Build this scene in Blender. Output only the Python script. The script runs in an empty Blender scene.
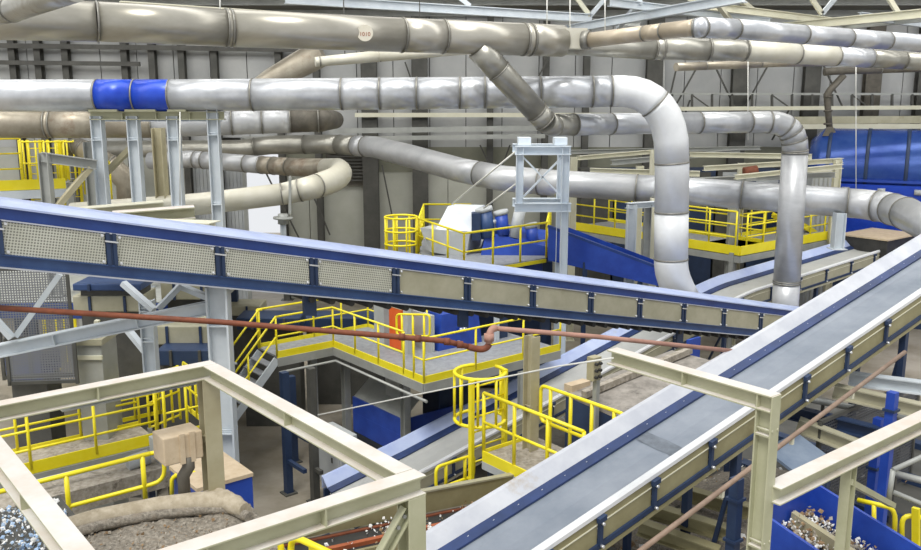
import bpy, math, random
from mathutils import Vector as V
random.seed(7)
sc = bpy.context.scene
COL = sc.collection
# ------------------------------------------------------------------ camera
FPX = 900.0
PITCH = math.atan(180 / FPX)
cam = bpy.data.cameras.new('camera'); camo = bpy.data.objects.new('camera', cam); COL.objects.link(camo)
cam.sensor_width = 36.0; cam.lens = FPX / 921 * 36.0; cam.clip_end = 300
camo.location = (0, 0, 10); camo.rotation_euler = (math.pi / 2 - PITCH, 0, 0)
sc.camera = camo
# ------------------------------------------------------------------ light: overcast daylight plus added fill lights overhead
w = bpy.data.worlds.new('World'); sc.world = w; w.use_nodes = True
bg = w.node_tree.nodes['Background']; bg.inputs[0].default_value = (0.95, 0.97, 1.0, 1); bg.inputs[1].default_value = 0.78
sun = bpy.data.lights.new('daylight', 'SUN'); sun.energy = 2.3; sun.angle = math.radians(25); sun.color = (1, 0.98, 0.93)
suno = bpy.data.objects.new('daylight', sun); COL.objects.link(suno); suno.rotation_euler = (math.radians(28), math.radians(-12), 0)
for _i, (_y, _z, _sx, _sy, _e) in enumerate(((37.5, 14.5, 60, 3.0, 2000), (31, 15.3, 60, 3.0, 1800), (24, 16.5, 60, 4, 1700))):   # wide fill lights added at roof height to brighten the hall
    _l = bpy.data.lights.new('roof_fill', 'AREA'); _l.shape = 'RECTANGLE'; _l.size = _sx; _l.size_y = _sy; _l.energy = _e; _l.color = (1, .99, .96)
    _o = bpy.data.objects.new('roof_fill', _l); COL.objects.link(_o); _o.location = (0, _y, _z); _o.rotation_euler = (math.radians(12), 0, 0)
vs = sc.view_settings; vs.view_transform = 'Standard'; vs.look = 'None'; vs.gamma = 1; vs.exposure = 0.18; vs.use_curve_mapping = False
# ------------------------------------------------------------------ geometry helpers
cp, sp = math.cos(PITCH), math.sin(PITCH)
CAM = V((0, 0, 10))
def ray(x, y):
    a = (x - 460.5) / FPX; b = (275 - y) / FPX
    return V((a, cp + b * sp, -sp + b * cp))
def P(x, y, d): r = ray(x, y); return CAM + r * (d / r.y)          # where the sight line of a photo point meets the distance d
def Pz(x, y, z): r = ray(x, y); return CAM + r * ((z - 10) / r.z)  # ... and the height z
def proj(q):
    v = q - CAM; f = v.y * cp - v.z * sp; u = v.y * sp + v.z * cp
    return 460.5 + FPX * v.x / f, 275 - FPX * u / f
ANG = math.radians(39)
A = V((math.cos(ANG), math.sin(ANG), 0)); B = V((math.sin(ANG), -math.cos(ANG), 0)); Z = V((0, 0, 1)); X = V((1, 0, 0)); Y = V((0, 1, 0))
def walk(p, d, px=None, py=None):                                   # go from p along d until the photo column px (or row py) is reached
    if px is not None: g = lambda t: proj(p + d * t)[0] - px
    else: g = lambda t: proj(p + d * t)[1] - py
    a, b = 0.0, 1.0
    for _ in range(40):
        fa, fb = g(a), g(b)
        if abs(fb - fa) < 1e-9: break
        a, b = b, b - fb * (b - a) / (fb - fa)
    return p + d * b
def bez(p0, p1, p2, n=8): return [p0.lerp(p1, t / n).lerp(p1.lerp(p2, t / n), t / n) for t in range(n + 1)]

class MB:
    def __init__(s): s.v = []; s.f = []; s.s = []
    def add(s, vs, fs, smooth=False):
        o = len(s.v); s.v += [V(q) for q in vs]
        for i, f in enumerate(fs):
            s.f.append([o + k for k in f]); s.s.append(smooth[i] if isinstance(smooth, list) else smooth)
        return s
    def obox(s, c, u, v, w):                                        # centre and three half-axis vectors
        q = [c + u * a + v * b + w * e for e in (-1, 1) for a, b in ((-1, -1), (1, -1), (1, 1), (-1, 1))]
        return s.add(q, [(3, 2, 1, 0), (4, 5, 6, 7), (0, 1, 5, 4), (1, 2, 6, 5), (2, 3, 7, 6), (3, 0, 4, 7)])
    def box(s, c, sx, sy, sz, u=X, v=None):                         # full sizes, footprint axes u and v
        v = v or Z.cross(u)
        return s.obox(c, u * sx / 2, v * sy / 2, Z * sz / 2)
    def bar(s, p0, p1, wd, h, up=Z):
        t = (p1 - p0).normalized(); sd = t.cross(up).normalized(); u = sd.cross(t)
        return s.obox((p0 + p1) / 2, sd * wd / 2, t * (p1 - p0).length / 2, u * h / 2)
    def extr(s, prof, p0, p1, sd, u):                               # closed 2-D outline run from p0 to p1
        n = len(prof); vs = [p + sd * a + u * b for p in (p0, p1) for a, b in prof]
        fs = [(i, (i + 1) % n, n + (i + 1) % n, n + i) for i in range(n)] + [tuple(range(n))[::-1], tuple(range(n, 2 * n))]
        return s.add(vs, fs)
    def ibeam(s, p0, p1, wd, h, up=Z, tf=None, tw=None):            # top of the section lies on the line p0-p1
        tf = tf or h * .1; tw = tw or wd * .08
        t = (p1 - p0).normalized(); sd = t.cross(up).normalized(); u = sd.cross(t)
        a, b = wd / 2, tw / 2
        pr = [(-a, 0), (a, 0), (a, -tf), (b, -tf), (b, -h + tf), (a, -h + tf), (a, -h), (-a, -h), (-a, -h + tf), (-b, -h + tf), (-b, -tf), (-a, -tf)]
        return s.extr(pr, p0, p1, sd, u)
    def hcol(s, p0, p1, wd, h, web=A, tf=None):                     # H column, flanges facing +-web
        sd = Z.cross(web).normalized(); a, b = wd / 2, h / 2; tf = tf or h * .09; tw = wd * .05
        pr = [(-a, -b), (a, -b), (a, -b + tf), (tw, -b + tf), (tw, b - tf), (a, b - tf), (a, b), (-a, b), (-a, b - tf), (-tw, b - tf), (-tw, -b + tf), (-a, -b + tf)]
        return s.extr(pr, p0, p1, sd, web)
    def tube(s, pts, r, n=12, caps=True):
        rr = list(r) if isinstance(r, (list, tuple)) else [r] * len(pts)
        kp = [i for i in range(len(pts)) if i == 0 or (pts[i] - pts[i - 1]).length > 1e-4]; pts = [pts[i] for i in kp]; rr = [rr[i] for i in kp]; m = len(pts)
        t0 = (pts[1] - pts[0]).normalized(); up = Z if abs(t0.z) < .9 else X
        sd = t0.cross(up).normalized(); vs = []
        for i, p in enumerate(pts):
            ta = (pts[i] - pts[i - 1]).normalized() if i else t0
            tb = (pts[i + 1] - pts[i]).normalized() if i < m - 1 else ta
            t = (ta + tb).normalized(); k = 1 / max(.5, t.dot(ta))
            sd = (sd - t * sd.dot(t)).normalized(); u = t.cross(sd)
            bend = (tb - ta); bn = bend.normalized() if bend.length > 1e-4 else None
            for j in range(n):
                a = 2 * math.pi * j / n; o = sd * math.cos(a) + u * math.sin(a)
                if bn is not None:
                    bi = (bn - t * bn.dot(t)).normalized(); o = o + bi * (o.dot(bi) * (k - 1))
                vs.append(p + o * rr[i])
        fs = [(i * n + j, i * n + (j + 1) % n, (i + 1) * n + (j + 1) % n, (i + 1) * n + j) for i in range(m - 1) for j in range(n)]
        sm = [True] * len(fs)
        if caps: fs += [tuple(range(n))[::-1], tuple(range((m - 1) * n, m * n))]; sm += [False, False]
        return s.add(vs, fs, sm)
    def sweep(s, prof, path, sd=B, closed=True, smooth=False):       # outline (across, up) swept along a path
        n = len(prof); vs = [p + sd * a + Z * b for p in path for a, b in prof]; m = len(path)
        fs = [(i * n + j, (i + 1) * n + j, (i + 1) * n + (j + 1) % n, i * n + (j + 1) % n) for i in range(m - 1) for j in range(n)]
        sm = [smooth] * len(fs)
        if closed: fs += [tuple(range(n)), tuple(range((m - 1) * n, m * n))[::-1]]; sm += [False] * 2
        return s.add(vs, fs, sm)
    def slab(s, pts, th, dirn=Z):                                   # polygon thickened downwards
        n = len(pts); vs = list(pts) + [p - dirn * th for p in pts]
        fs = [tuple(range(n)), tuple(range(n, 2 * n))[::-1]] + [(i, i + n, (i + 1) % n + n, (i + 1) % n) for i in range(n)]
        return s.add(vs, fs)
    def hull8(s, lo, hi):                                           # two quads joined into a solid
        return s.add(list(lo) + list(hi), [(3, 2, 1, 0), (4, 5, 6, 7), (0, 1, 5, 4), (1, 2, 6, 5), (2, 3, 7, 6), (3, 0, 4, 7)])
    def base(s):
        n = len(s.v); c = sum(s.v, V()) / n; return V((c.x, c.y, min(q.z for q in s.v)))
def mesh_of(mb, name, m, loc):
    me = bpy.data.meshes.new(name); me.from_pydata([tuple(q - loc) for q in mb.v], [], mb.f)
    me.polygons.foreach_set('use_smooth', mb.s); me.materials.append(m); me.update()
    import bmesh
    b = bmesh.new(); b.from_mesh(me); bmesh.ops.recalc_face_normals(b, faces=b.faces); b.to_mesh(me); b.free()
    return me
def tag(o, label, cat, group=None, kind=None):
    if label: o['label'] = label
    if cat: o['category'] = cat
    if group: o['group'] = group
    if kind: o['kind'] = kind
    return o
def thing(name, label, cat, loc, group=None):
    o = bpy.data.objects.new(name, None); COL.objects.link(o); o.location = loc; o.empty_display_size = .2
    return tag(o, label, cat, group)
def part(name, mb, m, parent, label=None, kind=None, bev=0):
    wl = parent.location.copy(); q = parent
    while q.parent: q = q.parent; wl += q.location
    o = bpy.data.objects.new(name, mesh_of(mb, name, m, wl)); COL.objects.link(o); o.parent = parent
    if label: o['label'] = label
    if kind: o['kind'] = kind
    if bev: md = o.modifiers.new('bevel', 'BEVEL'); md.width = bev; md.segments = 2; md.limit_method = 'ANGLE'
    return o
def ground(o, z=0.0):                                               # put a thing's origin on its base without moving its parts
    dz = o.location.z - z; o.location.z = z
    for c in o.children: c.location.z += dz
def solo(name, mb, m, label, cat, group=None, kind=None, bev=0):
    loc = mb.base(); o = bpy.data.objects.new(name, mesh_of(mb, name, m, loc)); COL.objects.link(o); o.location = loc
    if bev: md = o.modifiers.new('bevel', 'BEVEL'); md.width = bev; md.segments = 2; md.limit_method = 'ANGLE'
    return tag(o, label, cat, group, kind)
def struct(name, mb, m):
    return solo(name, mb, m, None, None, None, 'structure')
# ------------------------------------------------------------------ materials
def lin(h):
    c = [int(h[i:i + 2], 16) / 255 for i in (1, 3, 5)]
    return tuple(x / 12.92 if x < .04045 else ((x + .055) / 1.055) ** 2.4 for x in c) + (1,)
def mat(name, c1, c2=None, rough=.5, metal=0., scale=3., bump=0., c3=None, c3amt=.55, stretch=None, grid=None, dust=None):
    m = bpy.data.materials.new(name); m.use_nodes = True; nt = m.node_tree; N = nt.nodes; L = nt.links
    b = N['Principled BSDF']; b.inputs['Roughness'].default_value = rough; b.inputs['Metallic'].default_value = metal
    tc = N.new('ShaderNodeTexCoord'); co = tc.outputs['Object']
    if stretch:
        mp = N.new('ShaderNodeMapping'); mp.inputs['Scale'].default_value = stretch; L.new(co, mp.inputs[0]); co = mp.outputs[0]
    no = N.new('ShaderNodeTexNoise'); no.inputs['Scale'].default_value = scale; no.inputs['Detail'].default_value = 6; no.inputs['Roughness'].default_value = .65
    L.new(co, no.inputs['Vector'])
    rp = N.new('ShaderNodeValToRGB'); rp.color_ramp.elements[0].position = .36; rp.color_ramp.elements[1].position = .66
    rp.color_ramp.elements[0].color = lin(c1); rp.color_ramp.elements[1].color = lin(c2 or c1)
    L.new(no.outputs['Fac'], rp.inputs[0]); out = rp.outputs[0]
    if c3:                                                          # patches of dust, rust or wear
        n2 = N.new('ShaderNodeTexNoise'); n2.inputs['Scale'].default_value = scale * .45; n2.inputs['Detail'].default_value = 9; n2.inputs['Roughness'].default_value = .75
        L.new(tc.outputs['Object'], n2.inputs['Vector'])
        r2 = N.new('ShaderNodeValToRGB'); r2.color_ramp.elements[0].position = c3amt; r2.color_ramp.elements[1].position = min(1, c3amt + .14)
        L.new(n2.outputs['Fac'], r2.inputs[0])
        mx = N.new('ShaderNodeMixRGB'); L.new(r2.outputs[0], mx.inputs[0]); L.new(out, mx.inputs[1]); mx.inputs[2].default_value = lin(c3); out = mx.outputs[0]
    if grid:                                                        # small round holes punched in a sheet
        vo = N.new('ShaderNodeTexVoronoi'); vo.inputs['Scale'].default_value = grid; vo.inputs['Randomness'].default_value = 0.0
        m1 = N.new('ShaderNodeMapping'); m1.inputs['Rotation'].default_value = (0, 0, -ANG); m2 = N.new('ShaderNodeMapping'); m2.inputs['Rotation'].default_value = (0, -.218, 0); m2.inputs['Scale'].default_value = (1, 1, 1)
        L.new(tc.outputs['Object'], m1.inputs[0]); L.new(m1.outputs[0], m2.inputs[0]); sx_ = N.new('ShaderNodeSeparateXYZ'); cx_ = N.new('ShaderNodeCombineXYZ'); L.new(m2.outputs[0], sx_.inputs[0]); L.new(sx_.outputs['X'], cx_.inputs['X']); L.new(sx_.outputs['Z'], cx_.inputs['Y']); vo.voronoi_dimensions = '2D'; L.new(cx_.outputs[0], vo.inputs['Vector'])
        lt = N.new('ShaderNodeMath'); lt.operation = 'LESS_THAN'; lt.inputs[1].default_value = .33; L.new(vo.outputs['Distance'], lt.inputs[0])
        mx = N.new('ShaderNodeMixRGB'); L.new(lt.outputs[0], mx.inputs[0]); L.new(out, mx.inputs[1]); mx.inputs[2].default_value = lin('#7f7f74'); out = mx.outputs[0]
    if dust:                                                        # pale dust and light from above, both painted on faces that point up
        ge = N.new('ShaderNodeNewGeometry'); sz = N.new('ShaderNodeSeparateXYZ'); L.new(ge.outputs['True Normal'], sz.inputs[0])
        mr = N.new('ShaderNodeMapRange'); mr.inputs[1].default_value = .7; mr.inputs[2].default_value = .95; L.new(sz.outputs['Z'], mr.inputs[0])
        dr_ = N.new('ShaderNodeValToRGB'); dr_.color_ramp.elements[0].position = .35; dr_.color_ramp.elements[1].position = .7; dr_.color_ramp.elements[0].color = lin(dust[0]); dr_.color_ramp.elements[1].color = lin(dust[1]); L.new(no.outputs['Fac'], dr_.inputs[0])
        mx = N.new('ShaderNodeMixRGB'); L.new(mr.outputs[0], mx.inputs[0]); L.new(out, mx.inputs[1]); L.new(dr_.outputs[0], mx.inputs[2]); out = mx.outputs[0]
    L.new(out, b.inputs['Base Color'])
    if bump:
        bp = N.new('ShaderNodeBump'); bp.inputs['Strength'].default_value = bump; bp.inputs['Distance'].default_value = .02
        L.new(no.outputs['Fac'], bp.inputs['Height']); L.new(bp.outputs[0], b.inputs['Normal'])
    return m
def mesh_mat(name, col, cell=.05, wire=.22):                        # woven wire: the openings let you look through
    m = mat(name, col, rough=.6, metal=.5); nt = m.node_tree; N = nt.nodes; L = nt.links
    b = N['Principled BSDF']; tc = N.new('ShaderNodeTexCoord'); sx = N.new('ShaderNodeSeparateXYZ'); L.new(tc.outputs['Object'], sx.inputs[0])
    res = []
    for ax in ('X', 'Z'):
        mu = N.new('ShaderNodeMath'); mu.operation = 'MULTIPLY'; mu.inputs[1].default_value = 1 / cell; L.new(sx.outputs[ax], mu.inputs[0])
        fr = N.new('ShaderNodeMath'); fr.operation = 'FRACT'; L.new(mu.outputs[0], fr.inputs[0])
        lt = N.new('ShaderNodeMath'); lt.operation = 'LESS_THAN'; lt.inputs[1].default_value = wire; L.new(fr.outputs[0], lt.inputs[0]); res.append(lt)
    mxm = N.new('ShaderNodeMath'); mxm.operation = 'MAXIMUM'; L.new(res[0].outputs[0], mxm.inputs[0]); L.new(res[1].outputs[0], mxm.inputs[1])
    tr = N.new('ShaderNodeBsdfTransparent'); ms = N.new('ShaderNodeMixShader')
    L.new(mxm.outputs[0], ms.inputs[0]); L.new(tr.outputs[0], ms.inputs[1]); L.new(b.outputs[0], ms.inputs[2])
    L.new(ms.outputs[0], N['Material Output'].inputs['Surface'])
    return m
M = dict(
    concrete=mat('concrete_floor', '#7d7565', '#9d968a', .55, 0, .5, .1, '#5b5549', .56),
    cladding=mat('wall_cladding', '#a8aaaa', '#babbb9', .6, 0, .4, 0, '#aba79b', .62),
    lowwall=mat('lower_wall', '#a9aa9e', '#bbbcb2', .8, 0, .4, 0, '#bdbdb4', .6),
    roof=mat('roof_deck', '#6c6a62', '#7b7970', .8, 0, .3),
    darksteel=mat('dark_steel', '#4a4a46', '#5c5b56', .6, .2, 1.5),
    greysteel=mat('grey_steel', '#9a9c98', '#aeb0ab', .5, .15, 1.2, 0, '#7b776d', .66),
    whitesteel=mat('white_blue_steel', '#bfc7cd', '#d0d6da', .45, 0, 1.5, 0, '#aab1b4', .66),
    cream=mat('cream_steel', '#d2cfb8', '#dcdac6', .5, 0, 1.2, 0, '#b4ae90', .66),
    frame=mat('frame_steel', '#abab8c', '#b9b89c', .5, 0, 2.0, .05, '#aa9c78', .68, dust=('#d2c6b8', '#e0dedb')),  # tops tinted paler for dust and for the overhead light
    tan=mat('tan_steel', '#a39b7d', '#b1aa8e', .6, 0, 2.0, .05, '#8b7f62', .64),
    galv=mat('galvanised_duct', '#b0b2b4', '#cbcccd', .34, .32, 1.1, 0, '#98917f', .64, stretch=(.3, 1, 1)),
    galvw=mat('pale_duct', '#b9bcc0', '#d6d8db', .32, .5, 1.0, 0, '#b2ab97', .66),
    galvd=mat('dull_duct', '#98968d', '#b4b2a8', .34, .6, 1.0, 0, '#85735c', .58),
    warm=mat('warm_duct', '#a39f92', '#bfbbb0', .32, .55, .8, 0, '#9c866f', .6, stretch=(.25, 1, 1)),
    rustd=mat('rusty_duct', '#8f8778', '#ada595', .42, .5, 1.2, 0, '#7c6450', .56),
    creamd=mat('cream_duct', '#c4c0ae', '#d2cfc2', .45, .1, 1., 0, '#b5ab8e', .64),
    ring=mat('duct_flange', '#7d7b73', '#98968e', .45, .5, 4),
    white=mat('white_duct', '#d8dadb', '#e6e8e9', .4, .1, .9, 0, '#c4bda8', .68),
    bluep=mat('blue_band', '#1a3fb4', '#2650c8', .3, .1, 1.6, 0, '#4a68c0', .68),
    blue=mat('blue_paint', '#1f3f9c', '#2a4fb2', .42, 0, 1.6, 0, '#5a6b9c', .66),
    dblue=mat('dark_blue_paint', '#22324f', '#2c3f5f', .5, 0, 1.4, 0, '#4c5a78', .64),
    railblue=mat('rail_blue', '#1c3676', '#264488', .42, 0, 1.8, 0, '#566a98', .68),
    navy=mat('navy_rubber', '#223358', '#2c4070', .45, 0, 2), rimd=mat('caked_dust', '#a1957f', '#c0b5a1', .95, 0, 7, .6, '#6d6457', .56),
    slate=mat('slate_blue', '#2b436f', '#37527f', .45, 0, 1.6, 0, '#53658a', .68), brownp=mat('brown_pipe', '#86705f', '#9c8675', .6, 0, 5, .1, '#6c5848', .6),
    whiteblue=mat('white_tower_paint', '#cfdae4', '#dde5ec', .45, 0, 1.5),
    sand=mat('sand_duct', '#b3a58e', '#c6baa6', .4, .3, 1., 0, '#9e8c72', .62),
    lav=mat('pale_lavender_sheet', '#a8b6de', '#bfcbe8', .38, .1, 1.2, 0, '#b7b8b6', .68),
    skirt=mat('pale_skirt_sheet', '#b9bcc4', '#cdcfd4', .35, .25, 1.5, 0, '#b0a494', .6), whitep=mat('white_rail_paint', '#d8dadc', '#e4e5e6', .45, 0, 2),
    mesh=mat('punched_sheet', '#c3c3b4', '#d2d2c6', .5, .2, 1.5, 0, '#b4ae86', .64, grid=24),
    panel=mat('side_panel', '#a8a48c', '#bab69f', .5, .2, 1.5, 0, '#94896a', .62),
    olive=mat('olive_panel', '#8e8763', '#a39c78', .5, .15, 1.5, 0, '#766b49', .6),
    belt=mat('rubber_belt', '#737c88', '#8c939d', .4, 0, .8, .03, '#6c7580', .6, stretch=(1, 1, 1)),
    beltl=mat('dusty_belt', '#a9aaa8', '#b9bab6', .5, 0, .9, .03, '#969488', .6),
    black=mat('black_rubber', '#2a2a2a', '#3a3937', .6, 0, 3),
    yellow=mat('yellow_paint', '#efdd10', '#f7e738', .42, 0, 2.0, 0, '#d8c21a', .68),
    deck=mat('grating_deck', '#8d9096', '#a4a7ac', .6, .2, 6, .2, '#777468', .6),
    rust=mat('rust_pipe', '#6b3a26', '#84492f', .7, 0, 6, .2, '#532c1e', .58),
    pink=mat('primer_pipe', '#9c7465', '#b08676', .6, 0, 4, .1, '#94695a', .62),
    orange=mat('orange_sheet', '#d8571f', '#e4682c', .5, 0, 2),
    grey=mat('grey_cabinet', '#a9adb0', '#b9bdbe', .5, 0, 1.3, 0, '#98968c', .66),
    beige=mat('dusty_beige', '#bda98c', '#cdbba0', .75, 0, 5, .15, '#a08b6c', .6),
    dust=mat('dust', '#8e8678', '#b4aca0', .95, 0, 9, .5, '#5f574b', .55),
    gravel=mat('fine_waste', '#6f695f', '#a79f92', 1., 0, 26, 1., '#8a8072', .5),
    chip1=mat('waste_pale', '#d8d8d4', '#f0f0ee', .8, 0, 8), chip2=mat('waste_brown', '#7a6248', '#a48a68', .9, 0, 8), chip3=mat('waste_blue', '#8ba9cc', '#b2c6dc', .7, 0, 8),
    chrome=mat('bright_bolt', '#d8dade', '#e6e8ea', .3, .6, 8),
    cable=mat('pale_wire', '#d8d8d0', '#e0e0da', .6, 0, 4),
    wire=mesh_mat('wire_mesh', '#85878a', .05, .38), wired=mesh_mat('dark_wire_mesh', '#6c6e74', .06, .3),
    red=mat('red_print', '#9a4a20', rough=.7), plate=mat('label_plate', '#d9d3c0', '#e2dccb', .6, 0, 6),
    exhaust=mat('sooty_pipe', '#5a564e', '#6c675d', .6, .3, 4), glass=mat('lamp_glass', '#e8ecee', rough=.2))
# ------------------------------------------------------------------ builders
def along(pts, axis, val):                                          # parameter on a polyline where its photo x or y equals val
    k = 0 if axis == 'x' else 1
    for i in range(len(pts) - 1):
        a, b = proj(pts[i])[k], proj(pts[i + 1])[k]
        if (a - val) * (b - val) <= 0 and a != b:
            lo, hi = 0., 1.
            for _ in range(30):
                mid = (lo + hi) / 2
                if (proj(pts[i].lerp(pts[i + 1], mid))[k] - val) * (a - val) > 0: lo = mid
                else: hi = mid
            return i + lo
    return None
def duct(name, label, pts, r, m, rings=(), group=None, cat='duct', ringm=None, rw=.04, rx=1.045, mats={}, n=24):
    rr = r if isinstance(r, (list, tuple)) else [r] * len(pts)
    at = lambda t: (pts[min(int(t), len(pts) - 2)].lerp(pts[min(int(t), len(pts) - 2) + 1], t - min(int(t), len(pts) - 2)),
                    rr[min(int(t), len(pts) - 2)] + (rr[min(int(t), len(pts) - 2) + 1] - rr[min(int(t), len(pts) - 2)]) * (t - min(int(t), len(pts) - 2)))
    ts = sorted(t for t in (along(pts, *q) for q in rings) if t is not None)
    root = thing(name, label, cat, V((sum(p.x for p in pts) / len(pts), sum(p.y for p in pts) / len(pts), min(p.z for p in pts) - max(rr))), group)
    cuts = [0.] + ts + [len(pts) - 1.]
    for i in range(len(cuts) - 1):
        a, b = cuts[i], cuts[i + 1]
        if b - a < 1e-4: continue
        ks = [a] + [k for k in range(len(pts)) if a + 1e-3 < k < b - 1e-3] + [b]
        q = [at(k) for k in ks]
        part('duct_section', MB().tube([e[0] for e in q], [e[1] for e in q], n), mats.get(i, m), root)
    for t in ts:
        c, rad = at(t); i = min(int(t), len(pts) - 2); d = (pts[i + 1] - pts[i]).normalized()
        part('flange', MB().tube([c - d * rw / 2, c + d * rw / 2], rad * rx, n), ringm or M['ring'], root)
    return root
def rail(name, label, pts, h=1.1, step=1.2, r=.026, mids=(.5,), toe=.14, group='yellow guard rails', m=None, ends=True):
    m = m or M['yellow']
    root = thing(name, label, 'guard rail', pts[0].copy(), group)
    part('top_rail', MB().tube([p + Z * h for p in pts], r, 8), m, root)
    for k in mids: part('mid_rail', MB().tube([p + Z * h * k for p in pts], r * .85, 8), m, root)
    for i in range(len(pts) - 1):
        L = (pts[i + 1] - pts[i]).length; n = max(1, round(L / step))
        for k in range(n + (1 if i == len(pts) - 2 else 0)):
            q = pts[i].lerp(pts[i + 1], k / n); part('post', MB().tube([q, q + Z * h], r, 8), m, root)
        if toe: part('toe_board', MB().bar(pts[i] + Z * toe / 2, pts[i + 1] + Z * toe / 2, .02, toe), m, root)
    return root
def loop_rail(name, label, p0, p1, h, r=.03, low=.45, group='yellow guard rails', n=3):   # rail bent from one pipe with rounded ends
    root = thing(name, label, 'guard rail', p0 - Z * 0, group); d = (p1 - p0).normalized(); q = .12
    path = [p0 + d * q + Z * low * h] + bez(p0 + Z * low * h + d * q, p0 + Z * low * h, p0 + Z * (low * h + q), 4) + bez(p0 + Z * (h - q), p0 + Z * h, p0 + Z * h + d * q, 4) + \
        bez(p1 + Z * h - d * q, p1 + Z * h, p1 + Z * (h - q), 4) + bez(p1 + Z * (low * h + q), p1 + Z * low * h, p1 + Z * low * h - d * q, 4) + [p0 + d * q * 1.01 + Z * low * h]
    part('bent_rail', MB().tube(path, r, 8), M['yellow'], root)
    for k in range(n):
        c = p0.lerp(p1, (k + .5) / n); part('post', MB().tube([c, c + Z * h], r, 8), M['yellow'], root)
    return root
def beam(label, p0, p1, wd, h, m, name='steel_beam', group=None, stiff=0, up=Z, cat='beam', bev=0):
    root = thing(name, label, cat, ((p0 + p1) / 2) - Z * h, group)
    part('beam_profile', MB().ibeam(p0, p1, wd, h, up), m, root, bev=bev)
    t = (p1 - p0).normalized(); sd = t.cross(up).normalized(); u = sd.cross(t)
    for k in range(stiff):
        c = p0.lerp(p1, (k + 1) / (stiff + 1)) - u * h / 2
        part('stiffener_plate', MB().obox(c, sd * wd * .48, t * .008, u * h * .41), m, root)
    return root
def column(label, p0, p1, wd, h, m, web=A, name='steel_column', group=None, plates=0, cat='column', bev=0):
    root = thing(name, label, cat, p0.copy(), group)
    part('column_profile', MB().hcol(p0, p1, wd, h, web), m, root, bev=bev)
    part('base_plate', MB().box(p0 + Z * .012, wd * 1.5, h * 1.5, .024, web), m, root)
    sd = Z.cross(web)
    for k in range(plates):
        c = p0.lerp(p1, 1 - (k + .35) / (plates + .6)); part('stiffener_plate', MB().box(c, h * .82, wd * .98, .02, web), m, root)
        for s in (-1, 1): part('splice_bolt', MB().tube([c + Z * .06 + sd * wd * .3 * s - web * h * .55, c + Z * .06 + sd * wd * .3 * s + web * h * .55], .014, 6), m, root)
    return root
def sheet(name, mb, m, label, cat, group=None): return solo(name, mb, m, label, cat, group)
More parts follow.
